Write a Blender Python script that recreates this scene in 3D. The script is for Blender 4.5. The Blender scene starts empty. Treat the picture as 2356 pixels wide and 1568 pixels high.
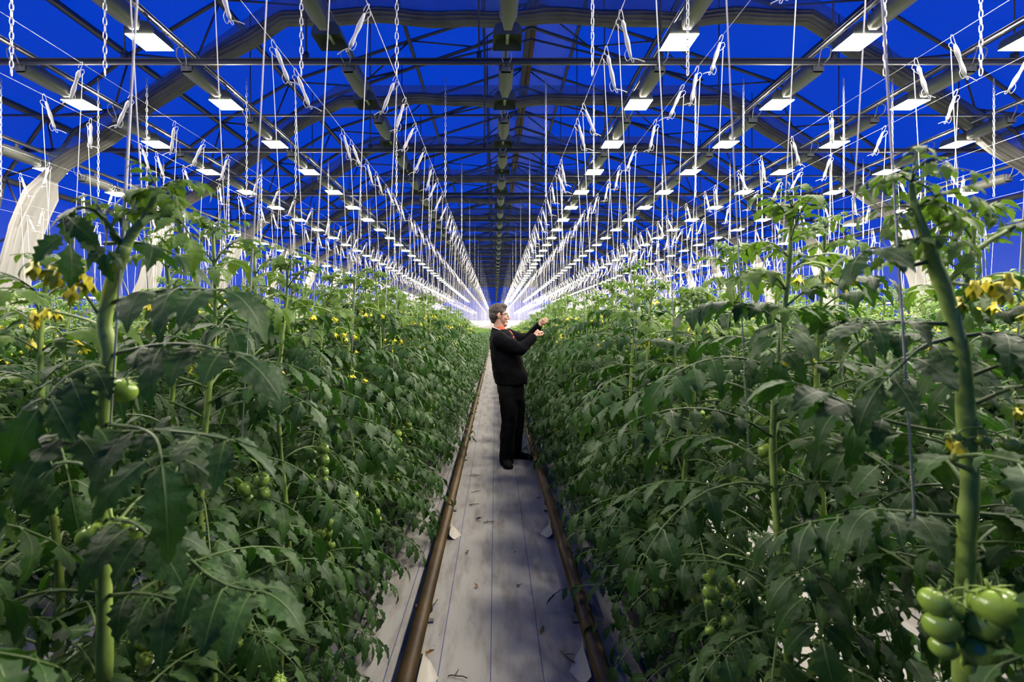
import bpy, bmesh, math, random
import numpy as np
from mathutils import Vector, Matrix

random.seed(7)
RNG = np.random.default_rng(11)
SC = bpy.context.scene
COL = SC.collection
PI = math.pi

# ------------------------------------------------------------------ camera frame
F = 1200.0            # focal length in pixels of the 2356 px wide frame
VX, VY = 1140.0, 745.0
CAMZ = 1.56


def P(px, py, d):
    """world point at distance d (along +Y) that was measured at a pixel of the photograph"""
    return Vector(((px - VX) / F * d, d, CAMZ - (py - VY) / F * d))


ONES = ['zeroth', 'first', 'second', 'third', 'fourth', 'fifth', 'sixth', 'seventh', 'eighth', 'ninth', 'tenth',
        'eleventh', 'twelfth', 'thirteenth', 'fourteenth', 'fifteenth', 'sixteenth', 'seventeenth', 'eighteenth', 'nineteenth']
TENS = ['', '', 'twenty', 'thirty', 'forty', 'fifty', 'sixty', 'seventy', 'eighty', 'ninety']


def nth(n):
    if n < 20:
        return ONES[n]
    if n >= 100:
        return 'hundredth' if n == 100 else 'hundred-and-' + nth(n - 100)
    t, o = divmod(n, 10)
    if o == 0:
        return TENS[t][:-1] + 'ieth'
    return TENS[t] + '-' + ONES[o]


# ------------------------------------------------------------------ mesh builder
class MB:
    def __init__(self):
        self.v = []
        self.f = []
        self.m = []
        self.n = 0

    def add(self, verts, faces, mi=0):
        verts = np.asarray(verts, dtype=np.float64).reshape(-1, 3)
        b = self.n
        self.v.append(verts)
        self.n += len(verts)
        for fc in faces:
            self.f.append(tuple(i + b for i in fc))
        self.m.extend([mi] * len(faces))

    def join(self, other, M=None, mi_off=0):
        if other.n == 0:
            return
        vv = np.concatenate(other.v)
        if M is not None:
            A = np.array(M)
            vv = vv @ A[:3, :3].T + A[:3, 3]
        b = self.n
        self.v.append(vv)
        self.n += len(vv)
        self.f.extend([tuple(i + b for i in fc) for fc in other.f])
        self.m.extend([k + mi_off for k in other.m])

    def box(self, lo, hi, mi=0):
        x0, y0, z0 = lo
        x1, y1, z1 = hi
        v = [(x0, y0, z0), (x1, y0, z0), (x1, y1, z0), (x0, y1, z0), (x0, y0, z1), (x1, y0, z1), (x1, y1, z1), (x0, y1, z1)]
        f = [(0, 3, 2, 1), (4, 5, 6, 7), (0, 1, 5, 4), (1, 2, 6, 5), (2, 3, 7, 6), (3, 0, 4, 7)]
        self.add(v, f, mi)

    def tube(self, pts, rad, k=6, mi=0, closed=False, caps=True, ry=None):
        pts = [Vector(p) for p in pts]
        n = len(pts)
        if not hasattr(rad, '__len__'):
            rad = [rad] * n
        if ry is None:
            ry = rad
        elif not hasattr(ry, '__len__'):
            ry = [ry] * n
        tang = []
        for i in range(n):
            if closed:
                t = pts[(i + 1) % n] - pts[i - 1]
            else:
                t = pts[min(i + 1, n - 1)] - pts[max(i - 1, 0)]
            if t.length < 1e-9:
                t = Vector((0, 0, 1))
            tang.append(t.normalized())
        up = Vector((0, 1, 0)) if abs(tang[0].y) < .9 else Vector((1, 0, 0))
        a = tang[0].cross(up).normalized()
        V = []
        for i in range(n):
            t = tang[i]
            a = (a - t * a.dot(t))
            if a.length < 1e-6:
                a = t.orthogonal()
            a.normalize()
            b = t.cross(a)
            for j in range(k):
                th = 2 * PI * j / k
                V.append(pts[i] + a * (math.cos(th) * rad[i]) + b * (math.sin(th) * ry[i]))
        Fc = []
        for i in range(n if closed else n - 1):
            i2 = (i + 1) % n
            for j in range(k):
                j2 = (j + 1) % k
                Fc.append((i * k + j, i * k + j2, i2 * k + j2, i2 * k + j))
        if caps and not closed:
            Fc.append(tuple(range(k - 1, -1, -1)))
            Fc.append(tuple((n - 1) * k + j for j in range(k)))
        self.add([tuple(v) for v in V], Fc, mi)

    def ball(self, c, r, seg=10, rings=7, mi=0, M=None):
        if not hasattr(r, '__len__'):
            r = (r, r, r)
        V = [(0, 0, -1)]
        for i in range(1, rings):
            ph = -PI / 2 + PI * i / rings
            for j in range(seg):
                th = 2 * PI * j / seg
                V.append((math.cos(ph) * math.cos(th), math.cos(ph) * math.sin(th), math.sin(ph)))
        V.append((0, 0, 1))
        V = np.array(V) * np.array(r)
        if M is not None:
            V = V @ np.array(M)[:3, :3].T
        V = V + np.array(c)
        Fc = []
        for j in range(seg):
            Fc.append((0, 1 + (j + 1) % seg, 1 + j))
        for i in range(rings - 2):
            for j in range(seg):
                a = 1 + i * seg + j
                b = 1 + i * seg + (j + 1) % seg
                Fc.append((a, b, b + seg, a + seg))
        top = len(V) - 1
        s = 1 + (rings - 2) * seg
        for j in range(seg):
            Fc.append((s + j, s + (j + 1) % seg, top))
        self.add(V, Fc, mi)

    def mesh(self, name, mats, smooth=True):
        me = bpy.data.meshes.new(name)
        vv = np.concatenate(self.v) if self.v else np.zeros((0, 3))
        me.vertices.add(len(vv))
        me.vertices.foreach_set('co', vv.astype(np.float32).ravel())
        lens = np.fromiter((len(f) for f in self.f), dtype=np.int32, count=len(self.f))
        loops = np.fromiter((i for f in self.f for i in f), dtype=np.int32, count=int(lens.sum()))
        me.loops.add(len(loops))
        me.loops.foreach_set('vertex_index', loops)
        me.polygons.add(len(lens))
        starts = np.concatenate(([0], np.cumsum(lens)[:-1])).astype(np.int32)
        me.polygons.foreach_set('loop_start', starts)
        me.polygons.foreach_set('material_index', np.array(self.m, dtype=np.int32))
        me.update(calc_edges=True)
        for m in mats:
            me.materials.append(m)
        if smooth:
            me.polygons.foreach_set('use_smooth', np.ones(len(lens), dtype=bool))
        return me


def link(name, me, parent=None, loc=None):
    o = bpy.data.objects.new(name, me)
    COL.objects.link(o)
    if parent is not None:
        o.parent = parent
    if loc is not None:
        o.location = loc
    return o


def tag(o, label, cat, group=None, kind=None):
    if label:
        o['label'] = label
    if cat:
        o['category'] = cat
    if group:
        o['group'] = group
    if kind:
        o['kind'] = kind
    return o


def thing(name, label, cat, loc=(0, 0, 0), group=None, rotz=0.0):
    o = bpy.data.objects.new(name, None)
    o.empty_display_size = .05
    COL.objects.link(o)
    o.location = loc
    o.rotation_euler = (0, 0, rotz)
    return tag(o, label, cat, group)


def smooth_path(pts, n):
    """Catmull-Rom through the points, n samples"""
    pts = [np.array(p, dtype=float) for p in pts]
    pts = [2 * pts[0] - pts[1]] + pts + [2 * pts[-1] - pts[-2]]
    segs = len(pts) - 3
    out = []
    for i in range(n):
        u = i / (n - 1) * segs
        k = min(int(u), segs - 1)
        t = u - k
        p0, p1, p2, p3 = pts[k:k + 4]
        out.append(.5 * ((2 * p1) + (-p0 + p2) * t + (2 * p0 - 5 * p1 + 4 * p2 - p3) * t * t + (-p0 + 3 * p1 - 3 * p2 + p3) * t ** 3))
    return out


# ------------------------------------------------------------------ materials
def mat(name, col, rough=.6, metal=0.0, spec=.5, noise=None, bump=None, coords='Object'):
    m = bpy.data.materials.new(name)
    m.use_nodes = True
    nt = m.node_tree
    b = nt.nodes['Principled BSDF']
    b.inputs['Base Color'].default_value = (*col, 1)
    b.inputs['Roughness'].default_value = rough
    b.inputs['Metallic'].default_value = metal
    b.inputs['Specular IOR Level'].default_value = spec
    if noise or bump:
        tc = nt.nodes.new('ShaderNodeTexCoord')
    if noise:
        scale, col2, lo, hi = noise
        n = nt.nodes.new('ShaderNodeTexNoise')
        n.inputs['Scale'].default_value = scale
        n.inputs['Detail'].default_value = 5
        nt.links.new(tc.outputs[coords], n.inputs['Vector'])
        r = nt.nodes.new('ShaderNodeMapRange')
        r.inputs['From Min'].default_value = lo
        r.inputs['From Max'].default_value = hi
        nt.links.new(n.outputs['Fac'], r.inputs['Value'])
        mx = nt.nodes.new('ShaderNodeMix')
        mx.data_type = 'RGBA'
        mx.inputs[6].default_value = (*col, 1)
        mx.inputs[7].default_value = (*col2, 1)
        nt.links.new(r.outputs['Result'], mx.inputs[0])
        nt.links.new(mx.outputs[2], b.inputs['Base Color'])
    if bump:
        scale, strength = bump
        n = nt.nodes.new('ShaderNodeTexNoise')
        n.inputs['Scale'].default_value = scale
        n.inputs['Detail'].default_value = 4
        nt.links.new(tc.outputs[coords], n.inputs['Vector'])
        bp = nt.nodes.new('ShaderNodeBump')
        bp.inputs['Strength'].default_value = strength
        nt.links.new(n.outputs['Fac'], bp.inputs['Height'])
        nt.links.new(bp.outputs['Normal'], b.inputs['Normal'])
    return m


def leaf_material(name, c1, c2, back, trans, tcol):
    m = bpy.data.materials.new(name)
    m.use_nodes = True
    nt = m.node_tree
    N = nt.nodes
    b = N['Principled BSDF']
    out = N['Material Output']
    tc = N.new('ShaderNodeTexCoord')
    n = N.new('ShaderNodeTexNoise')
    n.inputs['Scale'].default_value = 7
    n.inputs['Detail'].default_value = 3
    nt.links.new(tc.outputs['Object'], n.inputs['Vector'])
    r = N.new('ShaderNodeMapRange')
    r.inputs['From Min'].default_value = .35
    r.inputs['From Max'].default_value = .65
    nt.links.new(n.outputs['Fac'], r.inputs['Value'])
    mx = N.new('ShaderNodeMix')
    mx.data_type = 'RGBA'
    mx.inputs[6].default_value = (*c1, 1)
    mx.inputs[7].default_value = (*c2, 1)
    nt.links.new(r.outputs['Result'], mx.inputs[0])
    geo = N.new('ShaderNodeNewGeometry')
    mb = N.new('ShaderNodeMix')
    mb.data_type = 'RGBA'
    nt.links.new(geo.outputs['Backfacing'], mb.inputs[0])
    nt.links.new(mx.outputs[2], mb.inputs[6])
    mb.inputs[7].default_value = (*back, 1)
    nt.links.new(mb.outputs[2], b.inputs['Base Color'])
    b.inputs['Roughness'].default_value = .55
    b.inputs['Specular IOR Level'].default_value = .2
    n2 = N.new('ShaderNodeTexNoise')
    n2.inputs['Scale'].default_value = 90
    n2.inputs['Detail'].default_value = 3
    nt.links.new(tc.outputs['Object'], n2.inputs['Vector'])
    bp = N.new('ShaderNodeBump')
    bp.inputs['Strength'].default_value = .35
    bp.inputs['Distance'].default_value = .006
    nt.links.new(n2.outputs['Fac'], bp.inputs['Height'])
    nt.links.new(bp.outputs['Normal'], b.inputs['Normal'])
    tr = N.new('ShaderNodeBsdfTranslucent')
    tr.inputs['Color'].default_value = (*tcol, 1)
    ms = N.new('ShaderNodeMixShader')
    ms.inputs[0].default_value = trans
    nt.links.new(b.outputs[0], ms.inputs[1])
    nt.links.new(tr.outputs[0], ms.inputs[2])
    nt.links.new(ms.outputs[0], out.inputs['Surface'])
    return m


M_LEAF = leaf_material('tomato_leaf', (.0105, .036, .0072), (.030, .076, .0150), (.046, .078, .022), .15, (.045, .16, .012))
M_YOUNG = leaf_material('young_leaf', (.085, .165, .028), (.12, .20, .04), (.12, .18, .05), .25, (.14, .28, .02))
M_STEM = mat('tomato_stem', (.27, .39, .075), .55, noise=(22, (.20, .30, .05), .4, .6))
M_RACHIS = mat('leaf_stalk', (.07, .125, .024), .55)
M_FRUIT = mat('green_tomato', (.25, .38, .05), .22, noise=(14, (.18, .30, .04), .4, .7))
M_PETAL = mat('yellow_petal', (.88, .74, .015), .5)
M_TWINE = mat('white_twine', (.64, .63, .60), .75)
M_HOOKWIRE = mat('white_coated_wire', (.66, .66, .65), .35)
M_GALV = mat('galvanised_steel', (.19, .195, .2), .45, .5)
M_CHAIN = mat('zinc_chain', (.55, .55, .55), .3, .6)
M_STEEL = mat('dull_grey_steel', (.075, .08, .095), .55, .35)
M_RIDGE = mat('brown_ridge_beam', (.10, .055, .02), .6)
M_CURTAIN_SHADED = mat('screen_fabric_shaded_top', (.15, .148, .132), .8, noise=(3.0, (.105, .10, .09), .4, .65))  # upper bundle: fabric colour darkened for the shade above the lamps
M_LEG_LIT = mat('screen_fabric_lit_leg', (.27, .265, .25), .8)  # same fabric, lightened to paint the lamplight on the lower legs
M_LAMPBODY = mat('lamp_housing', (.18, .188, .155), .45)
M_LAMPEND = mat('lamp_end_plate', (.20, .21, .23), .5)
M_REFLECT = mat('reflector_metal', (.19, .205, .155), .35, .3)
M_CABLE = mat('grey_cable', (.45, .46, .47), .5)
M_PIPE = mat('rusty_heating_pipe', (.100, .060, .014), .5, .1, noise=(6, (.055, .034, .010), .35, .65))
M_BAG = mat('grow_bag_dark', (.035, .035, .045), .6)
M_WHITEWALL = mat('white_plastic_sheet', (.36, .355, .335), .6)
M_SCRAP = mat('dry_leaf', (.07, .045, .02), .8)


def emission(name, col, s):
    m = bpy.data.materials.new(name)
    m.use_nodes = True
    nt = m.node_tree
    nt.nodes.clear()
    e = nt.nodes.new('ShaderNodeEmission')
    e.inputs['Color'].default_value = (*col, 1)
    e.inputs['Strength'].default_value = s
    o = nt.nodes.new('ShaderNodeOutputMaterial')
    nt.links.new(e.outputs[0], o.inputs['Surface'])
    return m


LAMP_STRENGTH = 310.0
M_LIT = emission('lit_lamp_face', (1.0, .91, .76), LAMP_STRENGTH)


def film_material(name, tint, diff, amount):
    m = bpy.data.materials.new(name)
    m.use_nodes = True
    nt = m.node_tree
    N = nt.nodes
    N.clear()
    out = N.new('ShaderNodeOutputMaterial')
    t = N.new('ShaderNodeBsdfTransparent')
    t.inputs['Color'].default_value = (*tint, 1)
    d = N.new('ShaderNodeBsdfDiffuse')
    d.inputs['Color'].default_value = (*diff, 1)
    tc = N.new('ShaderNodeTexCoord')
    mp = N.new('ShaderNodeMapping')
    mp.inputs['Scale'].default_value = (.5, .25, .5)
    nt.links.new(tc.outputs['Object'], mp.inputs['Vector'])
    n = N.new('ShaderNodeTexNoise')
    n.inputs['Scale'].default_value = 1.2
    n.inputs['Detail'].default_value = 4
    nt.links.new(mp.outputs['Vector'], n.inputs['Vector'])
    r = N.new('ShaderNodeMapRange')
    r.inputs['From Min'].default_value = .3
    r.inputs['From Max'].default_value = .7
    r.inputs['To Min'].default_value = amount * .6
    r.inputs['To Max'].default_value = amount * 1.4
    nt.links.new(n.outputs['Fac'], r.inputs['Value'])
    ms = N.new('ShaderNodeMixShader')
    nt.links.new(r.outputs['Result'], ms.inputs[0])
    nt.links.new(t.outputs[0], ms.inputs[1])
    nt.links.new(d.outputs[0], ms.inputs[2])
    nt.links.new(ms.outputs[0], out.inputs['Surface'])
    return m


M_FILM = film_material('roof_film', (.95, .97, .98), (.2, .26, .4), .06)
M_VENTFILM = film_material('vent_film', (.62, .75, .80), (.4, .46, .55), .25)


def floor_material():
    m = bpy.data.materials.new('white_ground_cover')
    m.use_nodes = True
    nt = m.node_tree
    N = nt.nodes
    L = nt.links
    b = N['Principled BSDF']
    b.inputs['Roughness'].default_value = .65
    b.inputs['Specular IOR Level'].default_value = .3
    tc = N.new('ShaderNodeTexCoord')
    sep = N.new('ShaderNodeSeparateXYZ')
    L.new(tc.outputs['Object'], sep.inputs[0])

    def math_(op, a, bb):
        n = N.new('ShaderNodeMath')
        n.operation = op
        for i, x in enumerate((a, bb)):
            if x is None:
                continue
            if isinstance(x, (int, float)):
                n.inputs[i].default_value = x
            else:
                L.new(x, n.inputs[i])
        return n.outputs[0]
    x = math_('ADD', sep.outputs['X'], 100 * .2345 + .256)
    md = math_('MODULO', x, .2345)
    c = math_('ABSOLUTE', math_('SUBTRACT', md, .1172), None)
    line = math_('GREATER_THAN', c, .1172 - .0022)
    mp = N.new('ShaderNodeMapping')
    mp.inputs['Scale'].default_value = (6, 1.2, 1)
    L.new(tc.outputs['Object'], mp.inputs['Vector'])
    n1 = N.new('ShaderNodeTexNoise')
    n1.inputs['Scale'].default_value = 1.6
    n1.inputs['Detail'].default_value = 7
    n1.inputs['Roughness'].default_value = .65
    L.new(mp.outputs['Vector'], n1.inputs['Vector'])
    r1 = N.new('ShaderNodeMapRange')
    r1.inputs['From Min'].default_value = .46
    r1.inputs['From Max'].default_value = .78
    L.new(n1.outputs['Fac'], r1.inputs['Value'])
    mx = N.new('ShaderNodeMix')
    mx.data_type = 'RGBA'
    mx.inputs[6].default_value = (.28, .27, .25, 1)
    mx.inputs[7].default_value = (.11, .09, .07, 1)
    L.new(r1.outputs['Result'], mx.inputs[0])
    n2 = N.new('ShaderNodeTexNoise')
    n2.inputs['Scale'].default_value = 38
    n2.inputs['Detail'].default_value = 2
    L.new(tc.outputs['Object'], n2.inputs['Vector'])
    r2 = N.new('ShaderNodeMapRange')
    r2.inputs['From Min'].default_value = .70
    r2.inputs['From Max'].default_value = .76
    r2.inputs['To Max'].default_value = .7
    L.new(n2.outputs['Fac'], r2.inputs['Value'])
    mx2 = N.new('ShaderNodeMix')
    mx2.data_type = 'RGBA'
    L.new(mx.outputs[2], mx2.inputs[6])
    mx2.inputs[7].default_value = (.09, .06, .035, 1)
    L.new(r2.outputs['Result'], mx2.inputs[0])
    mx3 = N.new('ShaderNodeMix')
    mx3.data_type = 'RGBA'
    L.new(mx2.outputs[2], mx3.inputs[6])
    mx3.inputs[7].default_value = (.05, .06, .16, 1)
    L.new(line, mx3.inputs[0])
    L.new(mx3.outputs[2], b.inputs['Base Color'])
    return m


M_FLOOR = floor_material()

# ------------------------------------------------------------------ camera and sky
cam_d = bpy.data.cameras.new('camera')
cam = bpy.data.objects.new('camera', cam_d)
COL.objects.link(cam)
cam.location = (0, 0, CAMZ)
cam.rotation_euler = (PI / 2, 0, 0)
cam_d.sensor_fit = 'HORIZONTAL'
cam_d.sensor_width = 36
cam_d.lens = F / 2356 * 36
cam_d.shift_x = (1178 - VX) / 2356
cam_d.shift_y = -(784 - VY) / 2356
cam_d.clip_start = .05
cam_d.clip_end = 400
cam_d.dof.use_dof = True
cam_d.dof.focus_distance = 5.2
cam_d.dof.aperture_fstop = 4.5
SC.camera = cam

w = bpy.data.worlds.new('dusk_sky')
SC.world = w
w.use_nodes = True
bg = w.node_tree.nodes['Background']
bg.inputs['Color'].default_value = (.0004, .045, .60, 1)
bg.inputs['Strength'].default_value = 1.0

SC.view_settings.view_transform = 'Standard'
SC.view_settings.look = 'None'
SC.view_settings.exposure = 0.0
SC.view_settings.gamma = 1
SC.view_settings.use_curve_mapping = False
SC.cycles.adaptive_threshold = .12
SC.cycles.adaptive_min_samples = 16
SC.cycles.max_bounces = 4
SC.cycles.diffuse_bounces = 2
SC.cycles.glossy_bounces = 2
SC.cycles.transmission_bounces = 3
SC.cycles.transparent_max_bounces = 8
SC.cycles.caustics_reflective = False
SC.cycles.caustics_refractive = False
SC.cycles.sample_clamp_indirect = 4

# ------------------------------------------------------------------ the setting
HC = .9               # middle of the house (the aisle is left of it)
Y0, Y1 = -4.0, 74.5
BAY = 3.24
N_BAY = 21

PROFILE = [(0, 9.5), (3.0, 8.55), (5.94, 7.55), (7.6, 6.55), (9.13, 5.4), (9.9, 4.3), (10.2, 3.0), (10.3, 1.15)]


def prof_z(x):
    x = abs(x)
    for (a, za), (b, zb) in zip(PROFILE, PROFILE[1:]):
        if a <= x <= b:
            return za + (zb - za) * (x - a) / (b - a)
    return PROFILE[-1][1]


m_ = MB()
m_.add([(HC - 10.3, Y0, 0), (HC + 10.3, Y0, 0), (HC + 10.3, Y1, 0), (HC - 10.3, Y1, 0)], [(0, 1, 2, 3)])
m_.box((HC - 10.3, Y0, -.1), (HC + 10.3, Y1, -.02))
tag(link('floor', m_.mesh('floor', [M_FLOOR], False)), 'white woven ground cover with dark lines under the aisle and rows', 'floor', kind='structure')

# roof film: curved skin with a paler vent strip beside the ridge
m_ = MB()
sk = [(-x, z) for x, z in reversed(PROFILE[:6])] + PROFILE[1:6]
ys = [Y0 + (Y1 - Y0) * i / 40 for i in range(41)]
sk2 = []
for (a, b) in zip(sk, sk[1:]):
    sk2.append(a)
    if a[0] == -3.0:
        sk2.append((-1.2, prof_z(1.2)))
    if a[0] == 0:
        sk2.append((1.2, prof_z(1.2)))
sk2.append(sk[-1])
V = [(HC + x, y, z) for y in ys for x, z in sk2]
k = len(sk2)
Fc, mi = [], []
for i in range(len(ys) - 1):
    for j in range(k - 1):
        Fc.append((i * k + j, (i + 1) * k + j, (i + 1) * k + j + 1, i * k + j + 1))
        mi.append(1 if abs((sk2[j][0] + sk2[j + 1][0]) / 2) < 1.2 else 0)
m_.add(V, Fc)
m_.m = mi
tag(link('ceiling', m_.mesh('ceiling', [M_FILM, M_VENTFILM], False)), 'curved clear film roof with the blue dusk sky behind it', 'roof', kind='structure')

for side, s in (('left', -1), ('right', 1)):
    m_ = MB()
    pts = PROFILE[5:]
    V = [(HC + s * x, y, z) for y in (Y0, Y1) for x, z in pts]
    k = len(pts)
    m_.add(V, [(j, j + 1, k + j + 1, k + j) for j in range(k - 1)], 0)
    m_.add([(HC + s * 10.3, Y0, 0), (HC + s * 10.3, Y1, 0), (HC + s * 10.3, Y1, 1.15), (HC + s * 10.3, Y0, 1.15)], [(0, 1, 2, 3)], 1)
    tag(link('wall_' + side, m_.mesh('wall', [M_FILM, M_WHITEWALL], False)), 'clear film side wall on the %s above a low white strip' % side, 'wall', kind='structure')

m_ = MB()
full = [(-x, z) for x, z in reversed(PROFILE)] + PROFILE[1:]
V = [(HC + x, Y1, z) for x, z in full] + [(HC + x, Y1, 2.06) for x, z in full]
k = len(full)
m_.add([v for v in V], [(j, j + 1, k + j + 1, k + j) for j in range(k - 1) if full[j][1] > 2.9 and full[j + 1][1] > 2.9], 0)
m_.box((HC - 10.3, Y1 - .03, 0), (HC + 10.3, Y1 + .03, 2.06), 1)
tag(link('wall_back', m_.mesh('wall_back', [M_FILM, M_WHITEWALL], False)), 'far gable of clear film above a white plastic wall', 'wall', kind='structure')

# ------------------------------------------------------------------ roof steel
def bar(m, a, b, r=.03, k=4, mi=0):
    m.tube([a, b], r, k, mi)


TRUSS_Y = [3.09 + BAY * i for i in range(N_BAY + 1)]
outer = [(x, z - .04) for x, z in full if z > 1]
inner = [(x * .945, z - .62 if z > 5.8 else z - .25) for x, z in outer]


def chord(pts):
    m = MB()
    P3 = [(HC + x, 0, z) for x, z in pts]
    m.tube(P3, .045, 4)
    return m.mesh('truss_chord', [M_STEEL], False)


ME_OUT = chord(outer)
ME_IN = chord(inner)
braces = []


def along(pts, u):
    k = u * (len(pts) - 1)
    i = min(int(k), len(pts) - 2)
    t = k - i
    return (HC + pts[i][0] * (1 - t) + pts[i + 1][0] * t, 0, pts[i][1] * (1 - t) + pts[i + 1][1] * t)


NB = 28
for i in range(NB):
    a = along(outer, i / NB) if i % 2 == 0 else along(inner, i / NB)
    b = along(inner, (i + 1) / NB) if i % 2 == 0 else along(outer, (i + 1) / NB)
    m_ = MB()
    bar(m_, a, b, .022, 4)
    braces.append(m_.mesh('truss_brace', [M_STEEL], False))
m_ = MB()
for i in range(NB):
    a = along(outer, i / NB) if i % 2 == 0 else along(inner, i / NB)
    b = along(inner, (i + 1) / NB) if i % 2 == 0 else along(outer, (i + 1) / NB)
    bar(m_, a, b, .022, 3)
ME_WEB = m_.mesh('truss_web', [M_STEEL], False)
# collar struts of the ridge: the small inner gable seen under the vent
m_ = MB()
bar(m_, (HC - 4.2, 0, 7.55), (HC, 0, 8.55), .03)
bar(m_, (HC + 4.2, 0, 7.55), (HC, 0, 8.55), .03)
ME_COLLAR = m_.mesh('truss_collar', [M_STEEL], False)

for i, y in enumerate(TRUSS_Y):
    t = thing('roof_truss', 'grey steel arched roof truss with zigzag braces, %s from the front' % nth(i + 1), 'roof truss', (0, y, 0), 'arched roof trusses')
    link('upper_chord', ME_OUT, t)
    link('lower_chord', ME_IN, t)
    link('collar', ME_COLLAR, t)
    if i < 8:
        for b in braces:
            link('brace', b, t)
    else:
        link('web', ME_WEB, t)

# tie beams with their hangers
TIE_Z = CAMZ + 3.15
m_ = MB()
m_.box((HC - 9.55, -.022, TIE_Z - .0), (HC + 9.55, .022, TIE_Z + .055))
m_.box((HC - 9.55, -.035, TIE_Z + .055), (HC + 9.55, .035, TIE_Z + .062))
ME_TIE = m_.mesh('tie_beam', [M_STEEL], False)
hangers = []
for x in (-7.6, -5.4, -3.2, -1.1, 1.1, 3.2, 5.4, 7.6):
    m_ = MB()
    m_.tube([(HC + x, 0, TIE_Z + .05), (HC + x, 0, prof_z(x) - .5)], .012, 4)
    m_.box((HC + x - .03, -.03, TIE_Z + .05), (HC + x + .03, .03, TIE_Z + .14))
    hangers.append(m_.mesh('hanger_rod', [M_STEEL], False))
for i, y in enumerate(TRUSS_Y):
    t = thing('tie_beam', 'straight grey tie beam across the house hung on rods, %s from the front' % nth(i + 1), 'beam', (0, y, 0), 'tie beams above the lamps')
    link('beam', ME_TIE, t)
    if i < 14:
        for h in hangers:
            link('hanger_rod', h, t)
m_ = MB()
m_.box((HC - 9.0, -.013, TIE_Z + .015), (HC + 9.0, .013, TIE_Z + .042))
ME_TIE2 = m_.mesh('thin_tie', [M_STEEL], False)
for i in range(N_BAY):
    o = link('thin_tie_rail', ME_TIE2, None, (0, TRUSS_Y[i] + BAY / 2, 0))
    tag(o, 'thin grey cross rail midway between tie beams, %s from the front' % nth(i + 1), 'rail', 'thin cross rails between the tie beams')

# purlins along the house
for s, sn in ((-1, 'left'), (1, 'right')):
    for j, x in enumerate((1.2, 3.0, 5.94, 7.6, 9.13, 9.9)):
        m_ = MB()
        z = prof_z(x) - .1
        m_.box((HC + s * x - .035, Y0, z - .05), (HC + s * x + .035, Y1, z + .05))
        tag(link('roof_purlin', m_.mesh('roof_purlin', [M_STEEL], False)),
            'long grey purlin running down the roof, %s to the %s of the ridge' % (nth(j + 1), sn), 'purlin', 'roof purlins')
m_ = MB()
m_.box((HC - .11, Y0, 9.12), (HC + .02, Y1, 9.34))
m_.box((HC + .02, Y0, 9.16), (HC + .16, Y1, 9.30), 1)
tag(link('ridge_beam', m_.mesh('ridge_beam', [M_STEEL, M_RIDGE], False)), 'dark brown ridge beam running the length of the roof', 'beam')
for s, sn in ((-1, 'left'), (1, 'right')):
    m_ = MB()
    m_.tube([(HC + s * 9.35, Y0, 2.1), (HC + s * 9.35, Y1, 2.1)], .03, 6)
    tag(link('side_pipe', m_.mesh('side_pipe', [M_WHITEWALL])), 'white pipe along the %s side wall above the plants' % sn, 'pipe')

# gathered screens: pleated bundle along an arch
def bundle_mesh(seed):
    rg = np.random.default_rng(seed)
    cx = .84
    path = [(-9.05, .5), (-8.98, 2.3), (-8.34, 4.0), (-8.1, 4.25), (-4.75, 6.52), (-4.4, 6.70), (-2.2, 6.72), (0, 6.70),
            (2.2, 6.72), (4.4, 6.70), (4.75, 6.52), (8.1, 4.25), (8.34, 4.0), (8.98, 2.3), (9.05, .5)]
    dense = []
    for (a, b) in zip(path, path[1:]):
        n = max(1, int(math.hypot(b[0] - a[0], b[1] - a[1]) / .28))
        for i in range(n):
            t = i / n
            dense.append((a[0] + (b[0] - a[0]) * t, a[1] + (b[1] - a[1]) * t))
    dense.append(path[-1])
    K = 48
    V, Fc = [], []
    ph = rg.uniform(0, 6.28, K)
    ph2 = rg.uniform(0, 6.28, K)
    amp = rg.uniform(.4, 1.0, K)
    s = 0
    for i, (x, z) in enumerate(dense):
        p0 = dense[max(i - 1, 0)]
        p1 = dense[min(i + 1, len(dense) - 1)]
        tx, tz = p1[0] - p0[0], p1[1] - p0[1]
        l = math.hypot(tx, tz)
        nx, nz = -tz / l, tx / l
        s += l / 2
        low = z < 3.9
        A = .105 if not low else .10      # in the arch plane
        B = .13 if not low else .28      # along the house
        sag = 0.035 * math.sin(s * 1.9 + ph[0]) + .02 * math.sin(s * 4.3 + ph[1])
        for j in range(K):
            th = 2 * PI * j / K
            pl = 1 + .21 * (-.6, .5, .9, .5)[j % 4] * amp[j // 4] + .05 * math.sin(s * 1.7 + ph[j]) + .05 * math.sin(s * 4 + ph2[j])
            u = math.cos(th) * A * pl - .02 + sag
            v = math.sin(th) * B * pl
            V.append((cx + x + nx * u, v, z + nz * u))
    n = len(dense)
    for i in range(n - 1):
        for j in range(K):
            j2 = (j + 1) % K
            Fc.append((i * K + j, i * K + j2, (i + 1) * K + j2, (i + 1) * K + j))
    m = MB()
    m.add(V, Fc)
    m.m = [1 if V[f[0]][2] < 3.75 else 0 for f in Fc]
    return m.mesh('gathered_screen', [M_CURTAIN_SHADED, M_LEG_LIT], True)


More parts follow.
